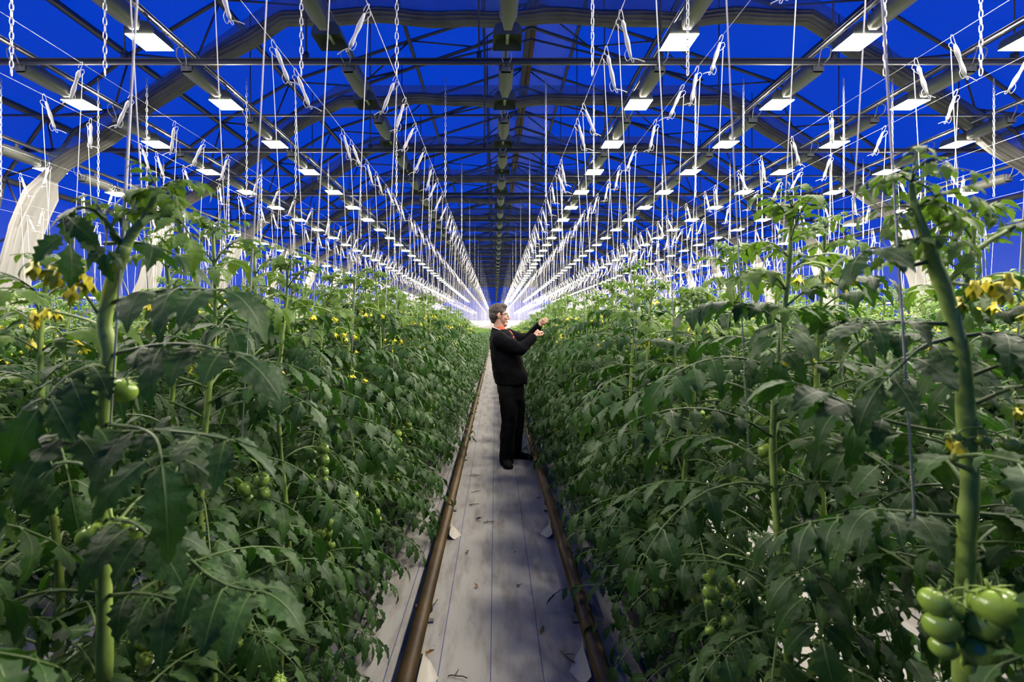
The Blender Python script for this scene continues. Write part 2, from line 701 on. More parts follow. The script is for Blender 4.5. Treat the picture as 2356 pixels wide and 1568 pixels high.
BUND = [bundle_mesh(s) for s in (1, 2, 3)]
m_ = MB()
cx = .84
for (a, b) in zip([(-8.34, 4.3), (-4.5, 6.95), (4.5, 6.95)], [(-4.5, 6.95), (4.5, 6.95), (8.34, 4.3)]):
    V = []
    for (x, z) in (a, b):
        V += [(cx + x, -.02, z - .14), (cx + x, .02, z - .14), (cx + x, .02, z + .08), (cx + x, -.02, z + .08)]
    m_.add(V, [(0, 1, 5, 4), (1, 2, 6, 5), (2, 3, 7, 6), (3, 0, 4, 7)])
ME_EDGE = m_.mesh('screen_edge', [M_VENTFILM], False)
for i in range(N_BAY + 1):
    y = 8.74 - BAY + BAY * i
    if y > Y1 - 1:
        break
    t = thing('gathered_screen', 'pleated grey energy screen gathered along the arch, %s bundle from the front' % nth(i + 1), 'screen', (0, y, 0), 'gathered energy screens')
    link('fabric_bundle', BUND[i % 3], t)
    link('edge_profile', ME_EDGE, t)

# ------------------------------------------------------------------ grow lamps
LAMP_H = CAMZ + 3.08
SIDE_H = CAMZ + 2.63


def lamp_meshes():
    # housing: long box towards the camera, chamfered under, nose narrowing into the reflector
    secs = [(-.94, .075, 0.0), (-.90, .092, 0), (-.42, .092, 0), (-.30, .060, .0), (-.24, .055, 0)]
    m = MB()
    V, Fc = [], []
    for (y, hw, _) in secs:
        V += [(-hw, y, .03), (-hw * .72, y, -.01), (hw * .72, y, -.01), (hw, y, .03), (hw, y, .135), (-hw, y, .135)]
    for i in range(len(secs) - 1):
        for j in range(6):
            j2 = (j + 1) % 6
            Fc.append((i * 6 + j, i * 6 + j2, (i + 1) * 6 + j2, (i + 1) * 6 + j))
    Fc.append(tuple(range(24, 30)))
    m.add(V, Fc)
    m.box((-.05, -.70, .135), (.05, -.62, .17))
    body = m.mesh('ballast_box', [M_LAMPBODY], False)
    m = MB()
    m.box((-.066, -.955, .008), (.066, -.935, .128))
    m.tube([(-.025, -.955, .07), (-.025, -.985, .07)], .014, 8)
    m.tube([(.025, -.955, .07), (.025, -.985, .07)], .014, 8)
    end = m.mesh('end_plate', [M_LAMPEND], False)
    m = MB()
    # reflector: two curved wings around the tube, open below
    n = 8
    for s in (-1, 1):
        V, Fc = [], []
        for yi in (-.17, .17):
            for i in range(n + 1):
                t = i / n
                V.append((s * (.03 + .127 * math.sin(t * PI / 2)), yi, .13 - .14 * t ** 2.2))
        for i in range(n):
            q = (i, i + 1, n + 1 + i + 1, n + 1 + i)
            Fc.append(q if s > 0 else q[::-1])
        m.add(V, Fc)
    for yi in (-.17, .17):
        V = [(-.157, yi, -.01)]
        for i in range(n + 1):
            t = i / n
            V.append((-(.03 + .127 * math.sin((1 - t) * PI / 2)), yi, .13 - .14 * (1 - t) ** 2.2))
        for i in range(n + 1):
            t = i / n
            V.append(((.03 + .127 * math.sin(t * PI / 2)), yi, .13 - .14 * t ** 2.2))
        m.add(V, [tuple(range(len(V)))])
    m.box((-.032, -.17, .128), (.032, .17, .138))
    refl = m.mesh('reflector', [M_REFLECT], False)
    m = MB()
    m.add([(-.155, -.172, -.012), (-.155, .172, -.012), (.155, .172, -.012), (.155, -.172, -.012)], [(0, 1, 2, 3)])
    face = m.mesh('lamp_glass', [M_LIT], False)
    m = MB()
    m.tube([(0, -.16, .045), (0, .1, .045)], .02, 8)
    m.ball((0, .1, .045), .02, 8, 6)
    bulb = m.mesh('unlit_bulb', [mat('dull_bulb_glass', (.5, .55, .42), .2)], True)
    m = MB()
    m.tube(smooth_path([(-.025, -.985, .07), (-.05, -1.05, .12), (-.04, -1.07, .22), (.0, -1.0, .26)], 9), .007, 5)
    m.tube(smooth_path([(.025, -.985, .07), (.06, -1.06, .11), (.05, -1.1, .2), (.02, -1.02, .26)], 9), .007, 5)
    cable = m.mesh('cable', [M_CABLE])
    m = MB()
    m.box((-.012, -.66, .165), (.012, -.60, .25))
    m.tube([(.06, -.1, .1), (.05, -.12, .22), (.0, -.14, .26)], .008, 5)
    br = m.mesh('hanging_bracket', [M_LAMPEND], False)
    return body, end, refl, face, bulb, cable, br


L_BODY, L_END, L_REFL, L_FACE, L_BULB, L_CABLE, L_BR = lamp_meshes()
LAMP_ROWS = [  # x, height, lit, name
    (.13, LAMP_H, False, 'unlit centre lamp row over the aisle'),
    (-1.80, LAMP_H, False, 'unlit lamp row left of the aisle'),
    (2.0, LAMP_H, True, 'first lit lamp row right of aisle'),
    (3.94, LAMP_H, True, 'second lit lamp row right of aisle'),
    (5.8, LAMP_H, True, 'third lit lamp row right of aisle'),
    (7.9, LAMP_H, True, 'fourth lit lamp row right of aisle'),
    (9.45, SIDE_H, True, 'lit lamp row by right side wall'),
    (-3.77, LAMP_H, True, 'first lit lamp row left of aisle'),
    (-5.8, LAMP_H, True, 'second lit lamp row left of aisle'),
    (-7.62, SIDE_H, True, 'lit lamp row by left side wall'),
]
LP = 1.62
lamps = []
for (x, z, lit, nm) in LAMP_ROWS:
    first = 5.69 + (.0 if z == LAMP_H else .0)
    if not lit:
        first = 7.32 - LP
    rail = MB()
    rail.box((x - .022, Y0, z + .24), (x + .022, Y1, z + .285))
    rail.box((x - .028, Y0, z + .285), (x + .028, Y1, z + .29))
    # slots of the channel near the camera
    yy = 2.0
    while yy < 30:
        rail.box((x - .009, yy, z + .2385), (x + .009, yy + .035, z + .2405), 1)
        yy += .075
    tag(link('lamp_rail', rail.mesh('lamp_rail', [M_GALV, M_LAMPEND], False)), 'slotted metal channel carrying the ' + nm, 'rail', 'slotted lamp rails')
    i0 = -3 if lit else 0
    for i in range(i0, 71):
        y = first + LP * i
        if y > Y1 - 1:
            break
        # drop what neither shows nor lights the plants that do
        ratio_x = x / max(y, .01)
        if z == SIDE_H and y < abs(x) / 1.06 - .5:
            continue
        if y < 3.2 and abs(x) > 6.5:
            continue
        lamps.append((y, x, z, lit, nm))
lamps.sort(key=lambda q: q[0])
cnt = {}
far = MB()
n_ind = 0
for (y, x, z, lit, nm) in lamps:
    cnt[nm] = cnt.get(nm, 0) + 1
    if n_ind < 300:
        n_ind += 1
        st = 'lit white' if lit else 'dull grey'
        t = thing('grow_lamp', '%s grow lamp, %s from the front in %s' % (st, nth(cnt[nm]), nm), 'grow lamp', (x, y, z), 'grow lamps')
        link('ballast_box', L_BODY, t)
        link('reflector', L_REFL, t)
        if lit:
            link('lamp_glass', L_FACE, t)
        if y < 26:
            link('end_plate', L_END, t)
            link('hanging_bracket', L_BR, t)
            if not lit:
                link('bulb', L_BULB, t)
        if y < 14:
            link('cable', L_CABLE, t)
    else:
        far.box((x - .09, y - .94, z - .01), (x + .09, y - .25, z + .135), 0)
        far.add([(x - .157, y - .17, z - .005), (x + .157, y - .17, z - .005), (x + .157, y + .17, z - .005), (x - .157, y + .17, z - .005),
                 (x - .05, y - .17, z + .13), (x + .05, y - .17, z + .13), (x + .05, y + .17, z + .13), (x - .05, y + .17, z + .13)],
                [(4, 5, 6, 7), (0, 1, 5, 4), (1, 2, 6, 5), (2, 3, 7, 6), (3, 0, 4, 7)], 1)
        if lit:
            far.add([(x - .155, y - .172, z - .012), (x - .155, y + .172, z - .012), (x + .155, y + .172, z - .012), (x + .155, y - .172, z - .012)], [(0, 1, 2, 3)], 2)
if far.n:
    tag(link('far_lamps', far.mesh('far_lamps', [M_LAMPBODY, M_REFLECT, M_LIT], False)), 'mass of tiny grow lamps in rows towards the far gable', 'grow lamps', kind='stuff')

# ------------------------------------------------------------------ wires, chains, bobbin hooks
WIRE_Z = CAMZ + 1.60
ROWS = [(-.95, 'first left'), (.95, 'first right'), (-2.85, 'second left'), (2.85, 'second right'), (-4.75, 'third left'), (4.75, 'third right'),
        (-6.6, 'fourth left'), (6.65, 'fourth right'), (8.45, 'fifth right')]
wires = []
for (rx, rn) in ROWS:
    s = 1 if rx > 0 else -1
    for off, wn in ((-.31, 'aisle-side'), (.31, 'far-side')):
        wx = rx + s * off
        # +1 leans to larger x
        wires.append((wx, wn, rn, s, -1 if off > 0 else 1))
for (wx, wn, rn, s, _) in wires:
    m_ = MB()
    m_.tube([(wx, Y0, WIRE_Z), (wx, Y1 - .5, WIRE_Z)], .0018, 4)
    tag(link('support_wire', m_.mesh('support_wire', [M_CHAIN])), 'thin steel %s wire above the %s row' % (wn, rn), 'wire', 'steel wires carrying the bobbin hooks')


def chain_mesh(length, seg, k):
    m = MB()
    pitch = .047
    n = int(length / pitch)
    for i in range(n):
        zc = -i * pitch - .03
        a, b = .0095, .0265
        pts = []
        for j in range(seg):
            th = 2 * PI * j / seg
            u = a * math.copysign(abs(math.cos(th)) ** .8, math.cos(th))
            v = b * math.copysign(abs(math.sin(th)) ** .8, math.sin(th))
            pts.append((u, 0, zc + v) if i % 2 == 0 else (0, u, zc + v))
        m.tube(pts, .0036, k, closed=True)
    return m.mesh('steel_chain', [M_CHAIN])


CH_HI = chain_mesh(TIE_Z - WIRE_Z, 10, 5)
CH_LO = chain_mesh(TIE_Z - WIRE_Z, 6, 3)
for (wx, wn, rn, s, _) in wires:
    c = 0
    lim = 32 if abs(wx) < 1.5 else (14 if abs(wx) < 3.5 else 8)
    for i in range(lim):
        y = 3.40 + BAY * i
        if abs(wx) / y > 1.04 or y > Y1 - 2:
            continue
        c += 1
        o = link('steel_chain', CH_HI if y < 11 else CH_LO, None, (wx + random.uniform(-.01, .01), y, TIE_Z - .02))
        o.rotation_euler = (0, 0, random.uniform(.2, .6))
        tag(o, 'zinc chain holding the %s wire of the %s row, %s from the front' % (wn, rn, nth(c)), 'chain', 'chains holding the wires')


def hook_meshes(lean, seed):
    """bobbin of white twine on a bent wire hook; lean = which way its foot points in x"""
    rg = random.Random(seed)
    ang = math.radians(rg.uniform(10, 34)) * lean
    dx, dz = math.sin(ang), -math.cos(ang)
    dyv = rg.uniform(-.25, .25)

    def at(t, o=0, oy=0):
        return (dx * t - dz * o * 1.0, dyv * t + oy, dz * t + dx * o * 1.0)
    m = MB()
    n = 9
    pts, rr = [], []
    for i in range(n + 1):
        t = .045 + .185 * i / n
        pts.append(at(t))
        rr.append(.0105 + .0022 * math.sin(i * 1.3 + seed) if 0 < i < n else .006)
    m.tube(pts, rr, 9)
    spool = m.mesh('spool', [M_TWINE])
    m = MB()
    sg = lean
    # top hook round the support wire, then the shaft, side loop at the top, two loops and a tail at the foot
    path = [at(.035, -.012), at(.015, -.012), at(-.006, -.004), at(-.004, .006), at(.02, .007), at(.05, .004),
            at(.03, -.02 * sg), at(.045, -.034 * sg), at(.075, -.022 * sg), at(.095, -.008 * sg), at(.12, 0), at(.17, 0),
            at(.185, -.010 * sg), at(.205, -.026 * sg), at(.235, -.024 * sg), at(.24, -.012 * sg), at(.225, 0),
            at(.25, .012 * sg), at(.255, .004 * sg), at(.235, -.002 * sg)]
    m.tube(smooth_path(path, 58), .0017, 5)
    a = rg.uniform(.7, 1.3)
    e = at(.232, 0)
    tail = [e, (e[0] + dx * .02 + lean * .025 * a, e[1] + .006, e[2] - .006), (e[0] + lean * .06 * a, e[1] + .01, e[2] - .018 * a)]
    m.tube(smooth_path(tail, 8), .0028, 5)
    hook = m.mesh('wire_hook', [M_HOOKWIRE])
    m = MB()
    st = at(.055, -.026 * sg)
    bot = -1.95
    m.tube([st, (st[0] + .5 * lean * .09, st[1], bot * .5), (st[0] + lean * .10, st[1], bot)], .0021, 5)
    twine = m.mesh('twine', [M_TWINE])
    return spool, hook, twine


HOOKS = {s: [hook_meshes(s, 10 * k + s) for k in range(6)] for s in (-1, 1)}
hooks = []
for wi, (wx, wn, rn, s, lean_in) in enumerate(wires):
    rg = random.Random(100 + wi)
    # feet lean to the middle of their row
    row_c = wx + s * (.31 if wn == 'aisle-side' else -.31)
    lean = 1 if row_c > wx else -1
    y = .98 if wn == 'aisle-side' else 1.2
    pinned = {('first left', 'aisle-side'): [1.0, 1.52, 2.05, 2.62, 3.37, 3.70, 4.17, 4.74, 5.26],
              ('first right', 'aisle-side'): [.93, 1.49, 2.1, 2.67, 3.02, 3.8, 4.08, 5.1, 5.45],
              ('first left', 'far-side'): [1.25, 1.8, 2.35, 2.95, 3.28, 4.3, 4.55, 5.1, 5.5],
              ('first right', 'far-side'): [1.2, 1.75, 2.2, 2.9, 3.25, 3.5, 4.1, 4.7, 5.3]}.get((rn, wn), [])
    for yy in pinned:
        hooks.append((yy, wx, lean, wn, rn))
    y = (pinned[-1] + .5) if pinned else max(1.0, abs(wx) / 1.03)
    while y < Y1 - 2:
        hooks.append((y, wx, lean, wn, rn))
        y += max(.12, rg.gauss(.5, .12)) * (1 if abs(wx) < 3.6 else 1.35)
hooks.sort(key=lambda q: q[0] + abs(q[1]) * .25)
cnt = {}
farh = MB()
n_ind = 0
rg = random.Random(5)
for (y, wx, lean, wn, rn) in hooks:
    if abs(wx) / y > 1.06:
        continue
    cnt[(wn, rn)] = cnt.get((wn, rn), 0) + 1
    if n_ind < 300:
        n_ind += 1
        var = HOOKS[lean][rg.randrange(6)]
        t = thing('bobbin_hook', 'white bobbin hook on the %s wire of %s row, %s from front' % (wn, rn, nth(cnt[(wn, rn)])), 'bobbin hook',
                  (wx, y, WIRE_Z), 'bobbin hooks with twine on the wires', rg.uniform(-.3, .3))
        link('spool', var[0], t)
        link('wire_hook', var[1], t)
        link('twine', var[2], t)
    else:
        ang = math.radians(rg.uniform(10, 34)) * lean
        dx, dz = math.sin(ang), -math.cos(ang)
        k = 4 if y < 30 else 3
        a = (wx + dx * .02, y, WIRE_Z + dz * .02)
        b = (wx + dx * .25, y, WIRE_Z + dz * .25)
        farh.tube([(wx, y, WIRE_Z + .006), a, (wx + dx * .03, y, WIRE_Z + dz * .03), b, (b[0] + lean * .05, y, b[2] - .02)], [.002, .003, .0095, .0095, .003], k, caps=False)
        farh.tube([(wx + .005 * lean, y, WIRE_Z - .06), (wx + .09 * lean, y, 1.4)], .0022, 3, caps=False)
tag(link('far_bobbin_hooks', farh.mesh('far_bobbin_hooks', [M_TWINE])), 'mass of white bobbin hooks and strings along the wires further back', 'bobbin hooks', kind='stuff')

# ------------------------------------------------------------------ tomato plants
def leaflet_arrays(L, W, n, m, lobes, rg, droop, fold, wave):
    """grid of one tomato leaflet: base at the origin, tip along +y, upper side +z"""
    V = np.zeros(((n + 1) * (2 * m + 1), 3))
    ph = rg.uniform(0, 1)
    for i in range(n + 1):
        t = i / n
        u = t * lobes + ph
        saw = u - math.floor(u)
        lob = (1 - .42 * (1 - abs(2 * saw - 1) if lobes > 2 else 0)) if 0 < i < n else 1
        w = W * (math.sin(PI * min(1, t ** .72)) ** .85) * lob
        if i == 0:
            w = W * .06
        if i == n:
            w = W * .015
        for j in range(-m, m + 1):
            s = j / m
            fw = .10 * L * abs(s) * (.4 + .6 * saw) * (1 - t)
            z = -droop * L * t * t + (.010 * L * math.sin(2 * PI * (u - abs(s) * .9)) * min(1, 2.5 * abs(s)) * (1 - t) if m > 1 else 0) - fold * abs(s) * w + wave * L * math.sin(5.5 * t + ph * 6 + s * 2.0) * abs(s)
            V[i * (2 * m + 1) + j + m] = (s * w, L * t + fw - droop * L * .30 * t ** 3, z)
    k = 2 * m + 1
    Fc = [(i * k + j, i * k + j + 1, (i + 1) * k + j + 1, (i + 1) * k + j) for i in range(n) for j in range(k - 1)]
    return V, Fc


def place_leaflet(mb, res, o, d, up, L, W, rg, droop=None, mi=0):
    d = np.array(d, float)
    d /= np.linalg.norm(d)
    x = np.cross(d, up)
    l = np.linalg.norm(x)
    if l < 1e-4:
        x = np.array((1.0, 0, 0))
    else:
        x /= l
    z = np.cross(x, d)
    n, m, lob = res
    dr = rg.uniform(.25, .85) if droop is None else droop
    V, Fc = leaflet_arrays(L, W, n, m, lob, rg, dr, rg.uniform(-.15, .35), rg.uniform(.01, .035))
    W3 = V @ np.stack([x, d, z]) + np.array(o)
    mb.add(W3, Fc, mi)
    if res[1] > 1:       # pale midrib lying on the blade
        k = 2 * res[1] + 1
        c = W3[res[1]::k] + z * .0007
        n = len(c)
        hw = np.linspace(.045, .006, n)[:, None] * W
        R = np.concatenate([c - x * hw, c + x * hw])
        mb.add(R, [(i, n + i, n + i + 1, i + 1) for i in range(n - 1)], 1)


RES_HERO = (24, 3, 5)
RES_HI = (15, 2, 4)
RES_MID = (6, 1, 3)
RES_LOW = (2, 1, 1)


def compound_leaf(mb, path, res, rg, size, young=0, rr=.0035, pairs=4, sides=5, start=.3):
    """one pinnate tomato leaf along a path of world points (base first)"""
    low = res[0] <= 2
    mid = res[0] <= 5
    pts = smooth_path(path, 4 if low else (6 if mid else 10))
    if not low:
        n = len(pts)
        mb.tube(pts, [rr * (1 - .65 * i / (n - 1)) for i in range(n)], 3 if mid else sides, 1)
    P_ = [np.array(p) for p in pts]

    def at(t):
        u = t * (len(P_) - 1)
        i = min(int(u), len(P_) - 2)
        f = u - i
        q = P_[i] * (1 - f) + P_[i + 1] * f
        tg = P_[i + 1] - P_[i]
        return q, tg / (np.linalg.norm(tg) + 1e-9)
    up = np.array((0, 0, 1.0))
    mi = 2 if young else 0
    for k in range(pairs):
        t = start + (.93 - start) * k / max(1, pairs - 1) if pairs > 1 else .6
        q, tg = at(t)
        side = np.cross(tg, up)
        side /= (np.linalg.norm(side) + 1e-9)
        nrm = np.cross(side, tg)
        sc = size * (.75 + .45 * math.sin(PI * (k + .7) / (pairs + .5)))
        for s in (-1, 1):
            if rg.random() < .05:
                continue
            f = sc * rg.uniform(.8, 1.15)
            d = side * s + tg * rg.uniform(.45, .8) + np.array((0, 0, rg.uniform(-.35, .15)))
            u2 = nrm + side * rg.uniform(-.35, .35) + np.array((0, 0, .3))
            place_leaflet(mb, res, q + side * s * f * .10, d, u2, f, f * rg.uniform(.25, .34), rg, mi=mi)
            if not mid and k < pairs - 1 and rg.random() < .45:
                q2, tg2 = at(t + .5 * (.93 - start) / max(1, pairs - 1))
                place_leaflet(mb, RES_MID, q2, side * s + tg2 * .5, u2, f * .33, f * .11, rg, mi=mi)
            if not low and not mid:
                mb.tube([q, q + side * s * f * .10 + tg * f * .04], rr * .35, 3, 1, caps=False)
    q, tg = at(1.0)
    place_leaflet(mb, res, q, tg + np.array((0, 0, -.15)), up + np.array((rg.uniform(-.4, .4), rg.uniform(-.4, .4), 0)), size * rg.uniform(1.1, 1.45), size * rg.uniform(.34, .44), rg, mi=mi)


def leaf_path(base, az, L, elev, bend, n=5):
    """arching rachis: leaves the stem at elev and bends downwards"""
    pts = [np.array(base, float)]
    th = elev
    for i in range(n):
        st = L / n
        pts.append(pts[-1] + np.array((math.cos(az) * math.cos(th) * st, math.sin(az) * math.cos(th) * st, math.sin(th) * st)))
        th -= bend / n
    return pts


def stem_path(rg, top, wob=.02):
    pts = []
    ph = rg.uniform(0, 6.28)
    for i in range(11):
        z = .08 + (top - .08) * i / 10
        pts.append((wob * math.sin(ph + i * .9), wob * math.cos(ph * 1.3 + i * .8), z))
    return pts


def flower_cluster(mb, base, az, rg, n=4, scale=1.0):
    """yellow stars nodding from a short green truss; materials 0 petals, 1 green"""
    L = .10 * scale
    p = leaf_path(base, az, L * 1.5, .35, .9, 5)
    mb.tube(p, .0022 * scale, 5, 1)
    for i in range(n):
        q = p[2 + (i % 4)]
        s = -1 if i % 2 else 1
        e = q + np.array((math.cos(az + s * 1.2), math.sin(az + s * 1.2), -.2)) * .028 * scale
        e2 = e + np.array((math.cos(az + s * .7) * .010, math.sin(az + s * .7) * .010, -.02)) * scale
        mb.tube([q, e, e2], .0012 * scale, 4, 1)
        d = np.array((math.cos(az + s * .6) * .5, math.sin(az + s * .6) * .5, -1.0)) + np.array([rg.uniform(-.3, .3) for _ in range(3)])
        d /= np.linalg.norm(d)
        a = np.cross(d, (0.3, .2, 1.0))
        a /= np.linalg.norm(a)
        b = np.cross(d, a)
        sz = .021 * scale
        for k in range(6):
            th = 2 * PI * k / 6
            c = a * math.cos(th) + b * math.sin(th)
            tn = np.cross(d, c)
            spread = rg.uniform(.35, .75)
            tip = e2 + d * sz * (1 - spread * .3) + c * sz * spread
            midp = e2 + d * sz * .5 + c * sz * .32
            mb.add([e2, midp + tn * sz * .18, tip, midp - tn * sz * .18], [(0, 1, 2, 3)], 0)
        mb.tube([e2, e2 + d * sz * .55, e2 + d * sz * 1.05], [sz * .16, sz * .17, sz * .03], 6, 0)
        for k in range(5):
            th = 2 * PI * k / 5 + .3
            c = a * math.cos(th) + b * math.sin(th)
            mb.add([e2, e2 + c * sz * .3 - d * sz * .05, e2 + c * sz * .55 + d * sz * .1], [(0, 1, 2)], 1)


def tomato_mesh(r):
    mb = MB()
    seg, rings = 16, 10
    V = []
    for i in range(rings + 1):
        ph = -PI / 2 + PI * i / rings
        for j in range(seg):
            th = 2 * PI * j / seg
            lob = 1 + .025 * math.cos(5 * th) * math.cos(ph)
            dip = .18 * math.exp(-((1 - math.sin(ph)) / .08)) if i > rings / 2 else 0
            V.append((r * math.cos(ph) * math.cos(th) * lob, r * math.cos(ph) * math.sin(th) * lob, r * (.88 * math.sin(ph) - dip) - r * .75))
    Fc = [(i * seg + j, i * seg + (j + 1) % seg, (i + 1) * seg + (j + 1) % seg, (i + 1) * seg + j) for i in range(rings) for j in range(seg)]
    mb.add(V, Fc, 0)
    for k in range(5):
        th = 2 * PI * k / 5
        c = np.array((math.cos(th), math.sin(th), 0))
        t = np.array((-math.sin(th), math.cos(th), 0))
        z0 = np.array((0, 0, .0))
        mb.add([z0, c * r * .45 + t * r * .12 + np.array((0, 0, .06 * r)), c * r * .95 + np.array((0, 0, .02 * r)), c * r * .45 - t * r * .12 + np.array((0, 0, .06 * r))], [(0, 1, 2, 3)], 1)
    mb.tube([(0, 0, -.05 * r), (0, 0, .35 * r)], r * .07, 5, 1)
    return mb.mesh('tomato', [M_FRUIT, M_STEM])


ME_TOM = [tomato_mesh(.026), tomato_mesh(.021), tomato_mesh(.015)]
LEAFM = [M_LEAF, M_RACHIS, M_YOUNG]


def truss_layout(rg, n):
    """positions of fruit along a hanging truss"""
    out = []
    for i in range(n):
        z = -.03 - .026 * i * rg.uniform(.85, 1.15)
        s = -1 if i % 2 else 1
        a = rg.uniform(-.7, .7)
        out.append((s * .028 * math.cos(a), .028 * math.sin(a), z, 0 if i < n * .4 else (1 if i < n * .75 else 2)))
    return out


def truss_mesh(rg, lay, base, az):
    """stalk of a fruit truss from the stem to the last fruit (local frame: fruit hangs below the arch end)"""
    mb = MB()
    mb.tube(smooth_path([(0, 0, -.015), (.09, 0, .022), (.175, 0, 0), (.178, 0, lay[-1][2] + .01)], 12), .0028, 5, 0)
    for (x, y, z, k) in lay:
        mb.tube([(.177, 0, z + .03), (.175 + x * .7, y * .7, z + .02), (.175 + x, y, z + .004)], .0015, 4, 0)
    return mb.mesh('fruit_truss', [M_STEM])


def plant_variant(seed, res, top=1.80, nleaf=62, fruit=True):
    rg = random.Random(seed)
    sp = stem_path(rg, top)
    ms = MB()
    n = 40 if res[0] > 5 else 12
    spp = smooth_path(sp, n)
    ms.tube(spp, [.0115 * (1 - .55 * (i / (n - 1)) ** 2) * (1.18 if i % 4 == 0 and res[0] > 5 else 1) for i in range(n)], 9 if res[0] > 5 else 5, 0)
    fo = MB()
    az = rg.uniform(0, 6.28)
    for i in range(nleaf):
        u = (i + .5) / nleaf
        z = .12 + (top - .12) * u ** 1.22
        k = min(n - 1, int((z - .08) / (top - .08) * (n - 1)))
        base = spp[k]
        az += 2.39996 + rg.uniform(-.3, .3)
        if u < .82:
            L = rg.uniform(.30, .50)
            el = rg.uniform(.15, .6)
            bd = rg.uniform(.9, 1.7)
            sz = rg.uniform(.064, .096)
            y = 0
        else:
            q = (u - .82) / .18
            L = .30 * (1 - .62 * q) * rg.uniform(.85, 1.15)
            el = .5 + .6 * q
            bd = rg.uniform(.8, 1.8)
            sz = .085 * (1 - .55 * q)
            y = 1 if q > .35 else 0
        compound_leaf(fo, leaf_path(base, az, L, el, bd), res, rg, sz, y, rr=.0042 if u < .8 else .003,
                      pairs=5 if res[0] > 2 else 4, sides=5)
        if res[0] > 2 and u > .35 and rg.random() < .3:
            compound_leaf(fo, leaf_path(base, az + 1.2, L * .5, .7, 1.0), res, rg, sz * .55, 1, rr=.0022, pairs=3, sides=4)
    for i in range(7):   # the curled growing tip
        compound_leaf(fo, leaf_path(spp[-1], i * 2.4, rg.uniform(.05, .12), rg.uniform(.5, 1.3), rg.uniform(.6, 2.2)), RES_MID if res[0] > 2 else RES_LOW, rg,
                      rg.uniform(.022, .042), 1, rr=.002, pairs=3, sides=4)
    fl = []
    for z in (top - .16, top - .36):
        k = min(n - 1, int((z - .08) / (top - .08) * (n - 1)))
        fb = MB()
        flower_cluster(fb, spp[k], rg.uniform(0, 6.28), rg, rg.randint(3, 5), 1.35)
        fl.append(fb.mesh('flower_cluster', [M_PETAL, M_STEM], False))
    tr = []
    if fruit:
        for z in (top - .62, top - .95, top - 1.25):
            k = min(n - 1, int((z - .08) / (top - .08) * (n - 1)))
            lay = truss_layout(rg, rg.randint(4, 7))
            tr.append((truss_mesh(rg, lay, None, 0), lay, tuple(spp[k]), rg.uniform(0, 6.28)))
    return (ms.mesh('stem', [M_STEM]) if ms.n else None, fo, fl, tr)


HI, MID = [], []
for s in range(6):
    st, fo, fl, tr = plant_variant(40 + s, RES_HI)
    HI.append((st, fo.mesh('foliage', LEAFM), fl, tr))
for s in range(6):
    st, fo, fl, tr = plant_variant(60 + s, RES_MID, fruit=False)
    MID.append((st, fo.mesh('foliage', LEAFM), fl, tr))
LOW = [plant_variant(80 + s, RES_LOW, nleaf=54, fruit=False)[1] for s in range(5)]


def add_truss(root, tr, near, loc=None, az=None, scale=1.0):
    me, lay, b, a = tr
    t = link('fruit_truss', me, root, loc or b)
    t.rotation_euler = (0, 0, a if az is None else az)
    t.scale = (scale,) * 3
    for (x, y, z, k) in lay:
        o = link('tomato', ME_TOM[k], t, (.175 + x, y, z))
        o.rotation_euler = (x * 14, y * 10, x * 40)
    return t


def put_plant(loc, rz, sc, var, near, label, group):
    st, fo, fl, tr = var
    t = thing('tomato_plant', label, 'tomato plant', loc, group, rz)
    t.scale = (sc[0], sc[0], sc[1])
    link('stem', st, t)
    link('foliage', fo, t)
    for f in fl:
        link('flower_cluster', f, t)
    if near:
        for q in tr:
            if random.random() < .45:
                continue
            face = (0 if loc[0] < 0 else PI) - rz + random.uniform(-.7, .7)
            add_truss(t, q, True, az=face, scale=random.uniform(.7, 1.0))
    return t


# --- where the plants stand: a staggered pair of lines in every row
spots = []
rg = random.Random(31)
for (rx, rn) in ROWS:
    s = 1 if rx > 0 else -1
    for off, wn in ((-.15, 'aisle'), (.15, 'far')):
        px = rx + s * off
        pin = {('first left', 'aisle'): [1.0, 1.5, 2.0, 2.55], ('first right', 'aisle'): [.93, 1.47, 2.2, 2.7],
               ('first left', 'far'): [1.28, 1.78, 2.3], ('first right', 'far'): [1.2, 1.75, 2.4]}.get((rn, wn), [])
        for k, yy in enumerate(pin):
            spots.append((px, yy, rn, wn, 'hero' if (k == 0 and wn == 'aisle') else ''))
        if abs(rx) < 1 and not (rx > 0 and wn == 'aisle'):
            spots.append((px - s * .0, .52 if wn == 'aisle' else .72, rn, wn, 'edge'))
        y = pin[-1] + .5 if pin else max(.9, (abs(px) - .5) / 1.02)
        while y < Y1 - 1.5:
            spots.append((px, y, rn, wn, ''))
            y += max(.25, rg.gauss(.5, .07))
spots.sort(key=lambda q: q[1] + max(0, abs(q[0]) - 1.2) * 1.6)
cnt = {}
farp = MB()
n_ind = 0
HERO = []
